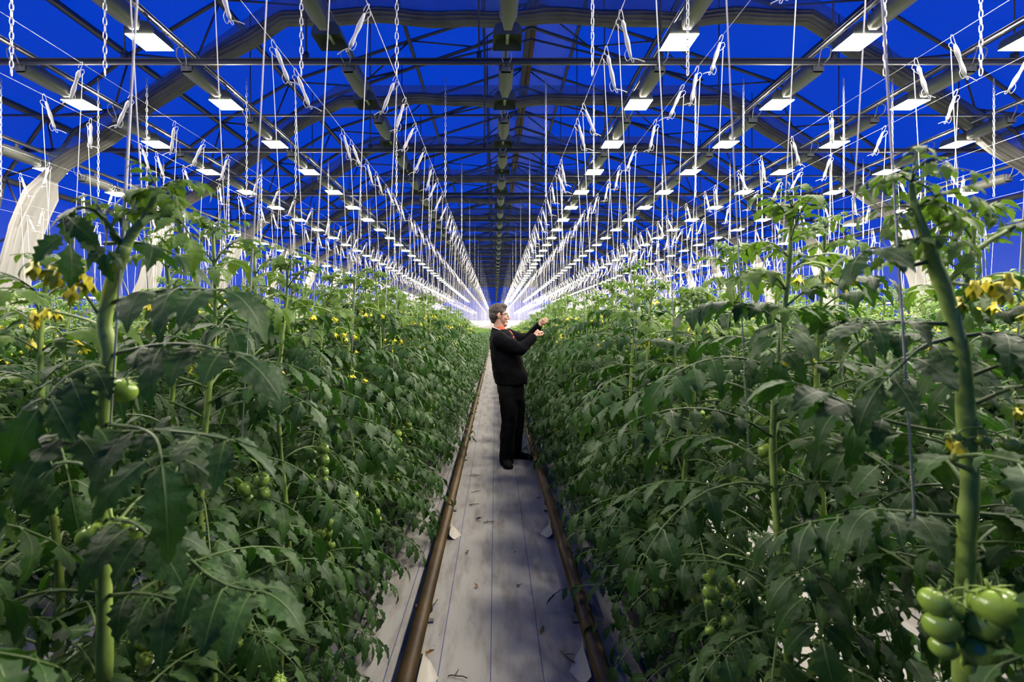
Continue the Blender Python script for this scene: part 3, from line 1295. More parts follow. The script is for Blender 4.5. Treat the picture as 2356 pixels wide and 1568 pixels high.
for (px, y, rn, wn, tagv) in spots:
    x = px + rg.uniform(-.05, .05)
    z = 0
    top = rg.uniform(.93, 1.06) * float(np.interp(y, [8, 16, 30, 55, 90], [1, .84, .68, .52, .48]))
    if n_ind < 300:
        n_ind += 1
        cnt[(rn, wn)] = cnt.get((rn, wn), 0) + 1
        lab = 'green tomato plant on the %s side of the %s row, %s from the front' % (wn, rn, nth(cnt[(rn, wn)]))
        if tagv == 'hero':
            HERO.append((rn, lab))
            continue
        sc = (1.0 * rg.uniform(.92, 1.08), top * (.9 if tagv == 'edge' else 1))
        if y < 6.0 and abs(px) < 2:
            put_plant((x, y, 0), rg.uniform(0, 6.28), sc, HI[rg.randrange(6)], True, lab, 'tomato plants in the rows')
        else:
            put_plant((x, y, 0), rg.uniform(0, 6.28), sc, MID[rg.randrange(6)], False, lab, 'tomato plants in the rows')
    else:
        M = Matrix.Translation((x, y, 0)) @ Matrix.Rotation(rg.uniform(0, 6.28), 4, 'Z') @ Matrix.Diagonal((1.05, 1.05, top, 1))
        farp.join(LOW[rg.randrange(5)], M)
# the rows go on unseen behind the camera, added to shade the foreground
for (px, y) in [(sx * (rx + o), yy) for sx in (-1, 1) for rx, o0 in ((.95, -.15), (.95, .15), (2.85, 0), (2.85, .2), (4.75, 0)) for o in (o0,) for yy in np.arange(-3.6, .35 if rx < 1 else (1.3 if rx < 3 else 2.2), .42)]:
    M = Matrix.Translation((px + (.1 if px > 0 else -.1), y + rg.uniform(-.1, .1), 0)) @ Matrix.Rotation(rg.uniform(0, 6.28), 4, 'Z') @ Matrix.Diagonal((1, 1, 1, 1))
    farp.join(LOW[rg.randrange(5)], M)
tag(link('far_and_rear_crop', farp.mesh('far_and_rear_crop', LEAFM)), 'mass of leafy tomato crop filling the far rows and unseen shading rows behind the camera', 'tomato crop', kind='stuff')


# --- the two nearest plants, shaped after what stands out on them
def hero_plant(label, stem_px, d0, leaves, flowers, trusses, tops, seed):
    rg = random.Random(seed)
    root_p = P(*stem_px[0][:2], stem_px[0][2] if len(stem_px[0]) > 2 else d0)
    root = thing('tomato_plant', label, 'tomato plant', (root_p.x, root_p.y, 0), 'tomato plants in the rows')
    org = np.array((root_p.x, root_p.y, 0.0))

    def W(q):
        return np.array(P(q[0], q[1], q[2] if len(q) > 2 else d0)) - org
    ms = MB()
    for path, r0, r1 in stem_px[1]:
        pts = smooth_path([W(q) for q in path], 36)
        n = len(pts)
        ms.tube(pts, [(r0 + (r1 - r0) * i / (n - 1)) * (1 + .10 * (math.sin(i * .9) > .75)) for i in range(n)], 12, 0)
    link('stem', ms.mesh('stem', [M_STEM]), root)
    fo = MB()
    for (path, size, pairs, young, start) in leaves:
        compound_leaf(fo, [W(q) for q in path], RES_HERO, rg, size * .8, young, rr=.0045 if size > .06 else .0028, pairs=pairs, sides=7, start=start)
    for (q, n, spread, size) in tops:
        c = W(q)
        for i in range(n):
            compound_leaf(fo, leaf_path(c, i * 2.4 + rg.random(), spread * rg.uniform(.6, 1.3), rg.uniform(-.1, 1.2), rg.uniform(.6, 2.2)), RES_HI, rg, size * rg.uniform(.7, 1.3), 1, rr=.002, pairs=3, sides=5)
    # lower leaves hidden among the others
    az = rg.random() * 6
    for i in range(26):
        z = .12 + .046 * i
        az += 2.4
        if .55 < z and math.cos(az) * -root_p.x + math.sin(az) * -root_p.y > .25:
            continue
        compound_leaf(fo, leaf_path((0, 0, z), az, rg.uniform(.3, .42), rg.uniform(.1, .5), rg.uniform(.9, 1.5)), RES_HI, rg, rg.uniform(.065, .09), 0, rr=.004, pairs=5)
    link('foliage', fo.mesh('foliage', LEAFM), root)
    for (path, pts, sc) in flowers:
        fb = MB()
        fb.tube(smooth_path([W(q) for q in path], 12), .0028, 6, 1)
        for q in pts:
            c = W(q)
            near = min((W(p) for p in path), key=lambda p: np.linalg.norm(p - c))
            fb.tube(smooth_path([near, (near + c) / 2 + np.array((0, 0, .012)), c], 6), .0013, 5, 1)
            d = np.array((rg.uniform(-.4, .4), rg.uniform(-.5, .1), -1.0))
            d /= np.linalg.norm(d)
            a = np.cross(d, (0.3, .2, 1.0)); a /= np.linalg.norm(a)
            b = np.cross(d, a)
            sz = .026 * sc
            c = c - d * sz * .5
            for k in range(6):
                th = 2 * PI * k / 6
                e = a * math.cos(th) + b * math.sin(th)
                tn = np.cross(d, e)
                sp = rg.uniform(.3, .6)
                tip = c + d * sz * (1 - sp * .2) + e * sz * sp
                mp = c + d * sz * .5 + e * sz * .34
                fb.add([c, mp + tn * sz * .2, tip, mp - tn * sz * .2], [(0, 1, 2, 3)], 0)
            fb.tube([c, c + d * sz * .6, c + d * sz * 1.05], [sz * .18, sz * .2, sz * .04], 7, 0)
            for k in range(5):
                th = 2 * PI * k / 5 + .3
                e = a * math.cos(th) + b * math.sin(th)
                fb.add([c, c + e * sz * .3 - d * sz * .05, c + e * sz * .6 - d * sz * .1], [(0, 1, 2)], 1)
        link('flower_cluster', fb.mesh('flower_cluster', [M_PETAL, M_STEM], False), root)
    for (base, fruits, r) in trusses:
        mb = MB()
        b = W(base)
        cs = [W(q) for q in fruits]
        low = min(c[2] for c in cs)
        mid = np.mean([c[:2] for c in cs], axis=0)
        axis = [b, (b + np.array((*mid, b[2]))) / 2 + np.array((0, 0, .015)), np.array((*mid, b[2] - .02)), np.array((*mid, low))]
        mb.tube(smooth_path(axis, 14), .0034, 6, 0)
        for c in cs:
            j = np.array((*mid, c[2] + .022))
            mb.tube(smooth_path([j, (j + c) / 2 + np.array((0, 0, .008)), c], 5), .0018, 5, 0)
        tobj = link('fruit_truss', mb.mesh('fruit_truss', [M_STEM]), root)
        for q, c in zip(fruits, cs):
            sc = q[3] if len(q) > 3 else 1.0
            o = link('tomato', ME_TOM[0], tobj, tuple(c + np.array((0, 0, .02 * sc * r / .026))))
            o.scale = (sc * r / .026,) * 3
            v = c[:2] - mid
            o.rotation_euler = (-v[1] * 9, v[0] * 9, rg.random() * 6)


labs = dict(HERO)
# left plant with the forked top and yellow flowers
hero_plant(labs['first left'], [(240, 1450), [
    ([(240, 1560), (240, 1400), (238, 1200), (238, 1050), (240, 940), (248, 850), (250, 800), (240, 745), (250, 690), (268, 620), (288, 565)], .0135, .0125),
    ([(286, 572), (306, 535), (330, 505), (350, 470), (362, 440)], .010, .005),
    ([(286, 575), (268, 545), (248, 515), (236, 498)], .0065, .004)]], 1.0,
    [([(240, 505), (215, 482, .98), (180, 478, .96), (148, 500, .95), (160, 560, .93)], .085, 3, 0, .55),
     ([(238, 500), (245, 540, .97), (240, 580, .95)], .05, 2, 0, .4),
     ([(330, 508), (372, 495, .98), (412, 505, .96), (440, 545, .95)], .065, 3, 1, .35),
     ([(255, 697), (330, 676, .97), (420, 664, .94), (520, 668, .90)], .125, 3, 0, .45),
     ([(262, 815), (350, 795, .97), (440, 792, .93), (545, 815, .88)], .115, 4, 0, .3),
     ([(246, 850), (215, 840, .95), (150, 870, .90), (95, 930, .86)], .12, 3, 0, .4),
     ([(240, 985), (200, 985, .95), (150, 1000, .90)], .13, 2, 0, .45),
     ([(240, 975), (320, 985, .94), (360, 1010, .88), (372, 1060, .84)], .13, 2, 0, .4),
     ([(242, 1000), (350, 990, .96), (470, 1000, .92), (540, 1015, .90)], .11, 3, 0, .35),
     ([(240, 1195), (300, 1200, .95), (350, 1235, .90)], .12, 3, 0, .35),
     ([(370, 1195, 1.02), (440, 1290, .96), (520, 1345, .92), (610, 1362, .88)], .11, 3, 0, .45),
     ([(242, 1370), (330, 1365, .96), (420, 1385, .92)], .10, 3, 0, .35),
     ([(240, 560, 1.05), (330, 560, 1.06), (420, 590, 1.08)], .085, 3, 0, .3)],
    [([(230, 728), (205, 690, .98), (175, 650, .96), (130, 625, .94), (90, 622, .93)], [(80, 624, .93), (115, 634, .94), (126, 645, .935), (182, 634, .95), (201, 658, .96), (164, 678, .965)], 1.35),
     ([(255, 760), (200, 735, 1.06), (120, 715, 1.08)], [(105, 722, 1.08), (80, 728, 1.08), (80, 745, 1.08), (130, 728, 1.08)], 1.0)],
    [((240, 1170), [(200, 1235, .98, 1.0), (305, 1232, .97, 1.15), (270, 1215, .98, .8)], .027),
     ((243, 880), [(293, 900, 1.03, 1.0), (205, 920, 1.04, .9)], .026)],
    [((362, 440), 9, .075, .030), ((340, 500), 4, .06, .026), ((236, 498), 4, .06, .032)], 3)
# right plant with the bushy top, yellow flowers and big green fruit
hero_plant(labs['first right'], [(2222, 1450), [
    ([(2215, 1600), (2218, 1400), (2226, 1200), (2232, 1100), (2222, 950), (2216, 850), (2202, 775), (2180, 690), (2152, 612), (2140, 575)], .0150, .0115),
    ([(2142, 580), (2120, 520), (2103, 470), (2098, 420)], .0095, .005),
    ([(2170, 655), (2215, 615), (2262, 565), (2320, 530)], .006, .0035)]], .93,
    [([(2320, 530), (2350, 515, .92), (2400, 520, .90)], .07, 3, 0, .3),
     ([(2190, 745), (2110, 742, .94), (2050, 740, .92), (1985, 742, .9)], .085, 2, 0, .5),
     ([(2140, 600), (2080, 610, .94), (2020, 570, .92), (1985, 580, .90)], .085, 2, 0, .6),
     ([(2205, 775), (2290, 765, .9), (2380, 780, .86)], .12, 3, 0, .3),
     ([(2218, 870), (2300, 840, .92), (2380, 826, .88)], .10, 3, 0, .5),
     ([(2230, 935), (2320, 895, .93), (2400, 880, .92)], .10, 3, 0, .5),
     ([(2215, 1000), (2120, 985, .95), (2000, 955, .95), (1900, 905, .97), (1830, 880, .98)], .10, 4, 0, .45),
     ([(2232, 1080), (2190, 1060, .86), (2250, 1045, .78), (2380, 1070, .72)], .12, 2, 0, .5),
     ([(2232, 1180), (2310, 1185, .92), (2400, 1195, .90)], .10, 3, 0, .5),
     ([(2225, 1190), (2120, 1180, .94), (2020, 1170, .92)], .11, 3, 0, .45),
     ([(2200, 775), (2120, 800, .92), (2030, 880, .9)], .11, 3, 0, .4),
     ([(2150, 640), (2230, 655, 1.0), (2330, 640, 1.04)], .09, 3, 0, .35),
     ([(2225, 1390), (2330, 1500, .74), (2400, 1540, .70)], .10, 2, 0, .7)],
    [([(2200, 735), (2225, 690, .93), (2270, 655, .92), (2320, 640, .91)], [(2240, 668, .92), (2272, 662, .92), (2322, 652, .91), (2300, 672, .905), (2312, 682, .90), (2205, 705, .93)], 1.35),
     ([(2225, 1010), (2190, 1000, .91), (2170, 1010, .90)], [(2208, 1036, .88), (2190, 1020, .9)], 1.1)],
    [((2226, 1330), [(2160, 1385, 0.800, .95), (2188, 1400, 0.810, .85), (2155, 1435, 0.800, 1.0), (2185, 1450, 0.810, .9), (2165, 1485, 0.800, .8), (2275, 1392, 0.800, 1.45),
                     (2262, 1440, 0.790, 1.0), (2300, 1452, 0.800, 1.0), (2262, 1500, 0.790, 1.05), (2240, 1535, 0.800, .8)], .0245),
     ((2228, 980), [(2185, 1008, .92, .55), (2200, 1030, .92, .5), (2262, 1012, .91, .5), (2320, 1022, .9, .6), (2345, 1030, .9, .6)], .024)],
    [((2098, 420), 10, .08, .028), ((2108, 480), 8, .08, .03), ((2130, 550), 7, .08, .032)], 9)

# ------------------------------------------------------------------ along the aisle floor
for nm, x in (('left', -.375), ('right', .455)):
    t = MB()
    t.tube([(x, -1, .075), (x, Y1 - 1, .075)], .038, 14)
    t2 = thing('heating_pipe', 'long brown rusty heating pipe along the %s edge of the aisle' % nm, 'pipe', (0, 0, 0), 'heating pipes beside the aisle')
    link('pipe', t.mesh('pipe', [M_PIPE]), t2)
    yy = 1.1
    n = 0
    while yy < 40:
        s = MB()
        s.box((x - .05, yy, 0), (x + .05, yy + .03, .012))
        s.box((x - .006, yy + .005, .01), (x + .006, yy + .025, .045))
        s.tube([(x - .043, yy + .015, .09), (x - .041, yy + .015, .06), (x - .02, yy + .015, .037), (x, yy + .015, .032), (x + .02, yy + .015, .037), (x + .041, yy + .015, .06), (x + .043, yy + .015, .09)], .006, 5)
        link('pipe_support', s.mesh('pipe_support', [M_STEEL], False), t2)
        yy += 1.62
        n += 1
for s, sn in ((-1, 'left'), (1, 'right')):
    for i in range(26):
        y = .5 + 1.06 * i
        rg = random.Random(i * 3 + s)
        m = MB()
        w_, l_, h_ = .19, 1.0, .115
        N = 10
        V, Fc = [], []
        for a in range(N + 1):
            v = -l_ / 2 + l_ * a / N
            e = .62 if a in (0, N) else 1
            for (u, zz) in ((-1, .0), (-1.04, .55), (-.85, 1.0), (0, 1.06), (.85, 1.0), (1.04, .55), (1, .0)):
                V.append((u * w_ / 2 * (1 + rg.uniform(-.05, .05)), v, zz * h_ * e + (rg.uniform(-.006, .006) if zz > .1 else .003)))
        for a in range(N):
            for b in range(6):
                Fc.append((a * 7 + b, a * 7 + b + 1, (a + 1) * 7 + b + 1, (a + 1) * 7 + b))
        Fc.append(tuple(range(6, -1, -1)))
        Fc.append(tuple(N * 7 + b for b in range(7)))
        m.add(V, Fc)
        o = link('grow_bag', m.mesh('grow_bag', [M_BAG]), None, (s * .80, y, 0))
        tag(o, 'dark grow bag under the plants of the first %s row, %s from the front' % (sn, nth(i + 1)), 'grow bag', 'grow bags under the first rows')
    m = MB()
    m.tube([(s * .66, Y0 + 4, .012), (s * .66, Y1 - 2, .012)], .008, 6)
    tag(link('drip_line', m.mesh('drip_line', [M_BAG])), 'thin black drip hose lying beside the grow bags of the %s row' % sn, 'hose', 'drip hoses')

# dry leaf scraps, twigs and loose sheet corners lying on the ground cover: measured spots
def floor_at(px, py):
    d = CAMZ * F / (py - VY)
    return ((px - VX) / F * d, d)


SCR = [(965, 1512, 'curled tan leaf near the left pipe', .030, 1), (1031, 1557, 'brown stalk piece at the bottom edge of the photo', .045, 0),
       (1245, 1462, 'dark leaf curl right of the centre line', .022, 0), (1075, 1268, 'small brown leaf curl left of the centre line', .020, 0),
       (1100, 1354, 'tan leaf shred by the middle of the path', .016, 1), (1188, 1349, 'dark crumb of leaf right of the middle', .014, 0),
       (1102, 1160, 'dark forked twig on the lit left half', .050, 0), (1100, 1130, 'short dark twig beyond the forked one', .040, 0),
       (1080, 1094, 'pair of crossed dark stalks behind the forked twig', .060, 0), (1105, 1094, 'thin stalk lying right of crossed stalks', .05, 0),
       (1113, 1203, 'dark flat stalk left of the middle', .04, 0), (1290, 1500, 'bent dark twig on the shaded right half', .05, 0),
       (1095, 1195, 'dark scrap close to the flat stalk', .03, 0), (1233, 1147, 'dark crumb close to the right pipe', .02, 0),
       (1180, 1272, 'tiny dark crumb in the middle shade', .012, 0), (985, 1405, 'dry stalk leaning along the left pipe', .05, 0)]
for i, (px, py, lab, sz, tan) in enumerate(SCR):
    x, y = floor_at(px, py)
    rg = random.Random(i)
    m = MB()
    if sz > .035:
        p = [np.array((0, 0, .006))]
        a = rg.uniform(-.6, .6)
        for k in range(6):
            a += rg.uniform(-.7, .7)
            p.append(p[-1] + np.array((math.cos(a) * sz * .35, math.sin(a) * sz * .35, rg.uniform(-.001, .003))))
        m.tube(smooth_path(p, 14), .0028, 5)
        m.tube([p[2], p[2] + np.array((.2 * sz, .5 * sz, .004)), p[2] + np.array((.3 * sz, .9 * sz, .0))], .0022, 4)
        nm = 'dry_twig'
    else:
        V, Fc = leaflet_arrays(sz * 2, sz * .6, 8, 2, 3, rg, -.5, -.8, .06)
        V[:, 2] -= V[:, 2].min() - .003
        m.add(V, Fc)
        nm = 'dry_leaf'
    o = link(nm, m.mesh(nm, [M_SCRAP if not tan else mat('tan_leaf', (.22, .12, .03), .8)]), None, (x, y, .001))
    o.rotation_euler = (0, 0, rg.uniform(0, 6.28))
    tag(o, lab + ' on the white floor' if len(lab.split()) < 12 else lab, 'plant scrap')
M_FLAP = mat('cream_plastic_sheet', (.40, .38, .31), .5)
for (px, py, lab, s) in ((1282, 1222, 'loose cream sheet corner against the right pipe, middle of the aisle', 1), (1372, 1530, 'loose cream sheet corner against the right pipe, closest to the camera', 1),
                         (985, 1545, 'loose cream sheet corner against the left pipe, closest to the camera', -1), (1040, 1225, 'loose cream sheet corner against the left pipe, middle of the aisle', -1)):
    x, y = floor_at(px, py)
    m = MB()
    xe = .415 if s > 0 else -.335
    n = 6
    V = []
    for a in range(n + 1):
        u = a / n
        for b in range(n + 1):
            v = b / n
            wdt = .085 * (1 - abs(2 * v - .7) * .75)
            V.append((xe - s * wdt * u, y + (v - .5) * .26, .004 + .035 * (1 - u) ** 2 + .003 * math.sin(v * 7 + u * 3)))
    m.add(V, [(a * (n + 1) + b, a * (n + 1) + b + 1, (a + 1) * (n + 1) + b + 1, (a + 1) * (n + 1) + b) for a in range(n) for b in range(n)])
    tag(link('plastic_flap', m.mesh('plastic_flap', [M_FLAP])), lab, 'plastic sheet', 'loose sheet corners')

# ------------------------------------------------------------------ the man in the aisle
MY = 5.9
M_SKIN = mat('skin', (.42, .235, .16), .5, noise=(30, (.36, .185, .125), .4, .7))
M_JACKET = mat('black_fleece', (.0025, .0025, .0035), .95, spec=.08, bump=(160, .3))
M_TROUSER = mat('black_trousers', (.003, .003, .0035), .85, spec=.15)
M_SHOE = mat('black_shoe', (.0025, .0025, .003), .7, spec=.15)
M_HAIR = mat('greying_brown_hair', (.026, .018, .012), .75, noise=(60, (.060, .048, .037), .4, .65), bump=(120, .8))
M_SHIRT = mat('orange_shirt', (.45, .085, .025), .8)
M_GLASS = mat('dark_glasses_frame', (.012, .012, .014), .35)
M_LENS = mat('lens', (.9, .95, 1.0), .05)
_nt = M_LENS.node_tree
_tr = _nt.nodes.new('ShaderNodeBsdfTransparent')
_tr.inputs['Color'].default_value = (.93, .95, .96, 1)
_gl = _nt.nodes.new('ShaderNodeBsdfGlossy')
_gl.inputs['Roughness'].default_value = .03
_mx = _nt.nodes.new('ShaderNodeMixShader')
_mx.inputs[0].default_value = .05
_nt.links.new(_tr.outputs[0], _mx.inputs[1])
_nt.links.new(_gl.outputs[0], _mx.inputs[2])
_nt.links.new(_mx.outputs[0], _nt.nodes['Material Output'].inputs['Surface'])
M_TRIM = mat('grey_collar_trim', (.55, .55, .56), .8)
M_ZIP = mat('red_zip_tab', (.7, .06, .04), .5)
M_EYE = mat('eye_white', (.75, .72, .68), .3)
M_LIP = mat('lips', (.50, .20, .16), .5)
M_BROW = mat('eyebrow', (.10, .07, .05), .8)

man = thing('person', 'man in black fleece jacket and glasses reaching into the plants on the right', 'person', (.2, MY, 0))
MO = np.array((.2, MY, 0))


def Q(px, py, Y):
    return np.array(P(px, py, Y)) - MO


def loft(mb, rings, k=20):
    """closed tube from horizontal ellipses (cx, cy, cz, rx, ry)"""
    V, Fc = [], []
    for (cx, cy, cz, rx, ry) in rings:
        for j in range(k):
            th = 2 * PI * j / k
            c, s = math.cos(th), math.sin(th)
            V.append((cx + rx * math.copysign(abs(c) ** .85, c), cy + ry * math.copysign(abs(s) ** .85, s), cz))
    n = len(rings)
    for i in range(n - 1):
        for j in range(k):
            j2 = (j + 1) % k
            Fc.append((i * k + j, i * k + j2, (i + 1) * k + j2, (i + 1) * k + j))
    Fc.append(tuple(range(k - 1, -1, -1)))
    Fc.append(tuple((n - 1) * k + j for j in range(k)))
    mb.add(V, Fc)


def limb(mb, pts, radii, k=14, n=24):
    pp = smooth_path(pts, n)
    rr = [np.interp(i / (n - 1) * (len(radii) - 1), range(len(radii)), radii) for i in range(n)]
    mb.tube(pp, rr, k)
    mb.ball(pp[0], rr[0], 12, 8)
    mb.ball(pp[-1], rr[-1], 12, 8)


def melt(mb, name, mats, voxel, smooth=4, crease=None):
    """union of overlapping closed shapes as one continuous skin"""
    me = mb.mesh(name + '_raw', mats)
    o = bpy.data.objects.new(name + '_raw', me)
    COL.objects.link(o)
    r = o.modifiers.new('r', 'REMESH')
    r.mode = 'VOXEL'
    r.voxel_size = voxel
    s = o.modifiers.new('s', 'SMOOTH')
    s.factor = .5
    s.iterations = smooth
    if crease:
        tx = bpy.data.textures.new(name, 'CLOUDS')
        tx.noise_scale = crease[0]
        d = o.modifiers.new('d', 'DISPLACE')
        d.texture = tx
        d.strength = crease[1]
        d.mid_level = .5
    dg = bpy.context.evaluated_depsgraph_get()
    out = bpy.data.meshes.new_from_object(o.evaluated_get(dg))
    bpy.data.objects.remove(o)
    out.name = name
    out.polygons.foreach_set('use_smooth', np.ones(len(out.polygons), dtype=bool))
    out.materials.clear()
    for m in mats:
        out.materials.append(m)
    return out


YN, YF = MY - .20, MY + .20      # near (right) and far (left) shoulder planes
SH_N, SH_F = Q(1153, 782, MY - .17), Q(1172, 774, MY + .17)
EL_N, WR_N, HA_N = Q(1199, 803, MY - .24), Q(1229, 773, MY - .14), Q(1239, 764, MY - .12)
EL_F, WR_F, HA_F = Q(1214, 781, MY + .20), Q(1241, 748, MY + .08), Q(1252, 737, MY + .06)
HIP_N, KN_N, AN_N = Q(1168, 885, MY - .09), Q(1172, 965, MY - .08), Q(1166, 1043, MY - .07)
HIP_F, KN_F, AN_F = Q(1180, 885, MY + .09), Q(1190, 962, MY + .13), Q(1184, 1032, MY + .18)
HEAD = Q(1149, 723, MY)
FACE_X = .108    # half depth of the head


# --- body: skull, face, neck, slim trunk and limbs under the clothes, two hands
b = MB()
hx, hy, hz = HEAD
b.ball((hx - .012, hy, hz + .022), (.098, .076, .095), 24, 16)          # skull
b.ball((hx + .030, hy, hz - .045), (.062, .060, .080), 20, 14)          # face
b.ball((hx + .060, hy, hz - .112), (.034, .036, .028), 14, 10)          # chin
b.ball((hx + .005, hy, hz - .080), (.055, .056, .045), 16, 10)          # jaw
b.ball((hx + .066, hy, hz + .014), (.024, .052, .018), 14, 8)           # brow
for s in (-1, 1):
    b.ball((hx + .066, hy + s * .036, hz - .042), (.022, .020, .020), 12, 8)   # cheekbone
    b.ball((hx - .004, hy + s * .080, hz - .016), (.019, .010, .033), 14, 10)  # ear
    b.tube([(hx - .012, hy + s * .083, hz + .008), (hx - .020, hy + s * .092, hz - .014), (hx - .006, hy + s * .084, hz - .044)], [.006, .006, .005], 8)
b.tube([(hx + .082, hy, hz + .004), (hx + .100, hy, hz - .022), (hx + .113, hy, hz - .044), (hx + .096, hy, hz - .056)], [.010, .012, .0145, .011], 10)  # nose
for s in (-1, 1):
    b.ball((hx + .096, hy + s * .012, hz - .049), (.012, .009, .009), 10, 8)
b.ball((hx + .083, hy, hz - .078), (.015, .024, .007), 12, 8)
b.ball((hx + .080, hy, hz - .090), (.014, .022, .008), 12, 8)
nk = Q(1147, 757, MY)
limb(b, [(hx - .010, hy, hz - .05), (nk[0] + .004, nk[1], nk[2] + .01), (nk[0] - .005, nk[1], nk[2] - .07)], [.056, .060, .070], 16, 10)
ch = Q(1160, 800, MY)
wa = Q(1170, 850, MY)
loft(b, [(ch[0] - .03, 0, nk[2] - .06, .07, .12), (ch[0], 0, ch[2], .11, .15), (wa[0], 0, wa[2], .12, .15), (wa[0] + .0, 0, .92, .11, .14), (wa[0], 0, .84, .09, .14)])
for (sh, el, wr) in ((SH_N, EL_N, WR_N), (SH_F, EL_F, WR_F)):
    limb(b, [sh, (sh + el) / 2, el], [.055, .047, .042])
    limb(b, [el, (el + wr) / 2, wr], [.042, .040, .029])
for (hp, kn, an) in ((HIP_N, KN_N, AN_N), (HIP_F, KN_F, AN_F)):
    limb(b, [hp, (hp + kn) / 2, kn], [.075, .068, .052])
    limb(b, [kn, (kn + an) / 2, an], [.052, .05, .038])
b.tube([AN_N, AN_N + np.array((-.005, .0, -.04)), np.array((AN_N[0] - .005, AN_N[1] - .06, .04))], [.036, .030, .018], 10)
b.tube([AN_F, AN_F + np.array((-.01, .0, -.04)), np.array((AN_F[0] + .05, AN_F[1] - .01, .04))], [.036, .030, .018], 10)


def hand(mb, wrist, palm_end, up, curl, side):
    """palm, four bent fingers of different lengths and a thumb from the side of the palm"""
    w_ = np.array(wrist)
    d = np.array(palm_end) - w_
    d /= np.linalg.norm(d)
    u = np.array(up, float)
    u -= d * u.dot(d)
    u /= np.linalg.norm(u)          # back of the hand
    s = np.cross(d, u) * side       # towards the thumb
    mb.tube([w_ - d * .03, w_ + d * .01, w_ + d * .05, w_ + d * .085], [.027, .026, .034, .036], 14, ry=[.021, .019, .017, .015])
    a = s
    for i in range(4):
        off = (.030 - .020 * i)
        L = (.072, .080, .075, .058)[i]
        base = w_ + d * (.078 - .004 * abs(i - 1.2)) + a * off
        p = [base - d * .02, base]
        ang = 0
        for k, fr in enumerate((.42, .33, .25)):
            ang += curl[k] + .08 * i
            p.append(p[-1] + (d * math.cos(ang) - u * math.sin(ang)) * L * fr)
        mb.tube(smooth_path(p, 14), [.0098] * 5 + [.009] * 5 + [.0082] * 3 + [.006], 9)
    base = w_ + d * .022 + a * .026
    p = [base - a * .012, base, base + d * .028 + a * .020 - u * .012, base + d * .056 + a * .016 - u * .026, base + d * .078 + a * .0 - u * .036]
    mb.tube(smooth_path(p, 14), [.013] * 4 + [.0115] * 5 + [.010] * 4 + [.007], 9)


hand(b, WR_N, HA_N, (-.55, -.6, .6), (.55, .75, .5), 1)
hand(b, WR_F, HA_F, (-.4, -.75, .5), (.5, .8, .6), -1)
body = melt(b, 'body', [M_SKIN], .0042, 3)
link('body', body, man)

# --- eyes, brows, lips
for s in (-1, 1):
    m = MB()
    m.ball((hx + .0735, hy + s * .031, hz - .012), .0125, 12, 8)
    m.ball((hx + .0835, hy + s * .031, hz - .012), .0042, 8, 6, 1)
    link('eye', m.mesh('eye', [M_EYE, M_BROW]), man)
    m = MB()
    m.tube(smooth_path([(hx + .089, hy + s * .014, hz + .010), (hx + .088, hy + s * .032, hz + .015), (hx + .074, hy + s * .052, hz + .008)], 8), .0045, 6)
    link('eyebrow', m.mesh('eyebrow', [M_BROW]), man)
m = MB()
m.tube([(hx + .084, hy - .021, hz - .083), (hx + .0985, hy - .008, hz - .081), (hx + .0985, hy + .008, hz - .081), (hx + .084, hy + .021, hz - .083)], .0032, 6)
link('lips', m.mesh('lips', [M_LIP]), man)

# --- hair: short, fuller on top, cut round the ear
m = MB()
m.ball((hx - .020, hy, hz + .040), (.102, .082, .090), 26, 16)
m.ball((hx - .058, hy, hz - .010), (.062, .076, .075), 20, 12)
m.ball((hx + .040, hy, hz + .092), (.050, .062, .034), 16, 10)
m.ball((hx - .062, hy, hz - .062), (.040, .056, .040), 14, 10)
for s in (-1, 1):
    m.ball((hx + .012, hy + s * .066, hz + .030), (.030, .014, .038), 12, 8)
hair = melt(m, 'hair', [M_HAIR], .006, 1, (.02, .010))
link('hair', hair, man)

# --- glasses
g = MB()
for s in (-1, 1):
    c = np.array((hx + .098, hy + s * .031, hz - .012))
    pts = []
    for j in range(16):
        th = 2 * PI * j / 16
        pts.append(c + np.array((0, .025 * math.copysign(abs(math.cos(th)) ** .6, math.cos(th)), .015 * math.copysign(abs(math.sin(th)) ** .6, math.sin(th)))))
    g.tube(pts, .0019, 6, closed=True)
    g.tube([c + np.array((0, s * .025, .008)), (hx + .085, hy + s * .074, hz - .002), (hx + .01, hy + s * .088, hz + .002), (hx - .012, hy + s * .087, hz - .008)], .0027, 6)
g.tube([(hx + .098, hy - .006, hz - .008), (hx + .101, hy, hz - .006), (hx + .098, hy + .006, hz - .008)], .002, 6)
gl = link('glasses', g.mesh('glasses', [M_GLASS]), man)
for s in (-1, 1):
    m = MB()
    V = [(hx + .098, hy + s * .031, hz - .012)]
    for j in range(16):
        th = 2 * PI * j / 16
        V.append((hx + .098, hy + s * .031 + .0245 * math.copysign(abs(math.cos(th)) ** .6, math.cos(th)), hz - .012 + .0145 * math.copysign(abs(math.sin(th)) ** .6, math.sin(th))))
    m.add(V, [(0, 1 + j, 1 + (j + 1) % 16) for j in range(16)])
    link('lens', m.mesh('lens', [M_LENS]), gl)

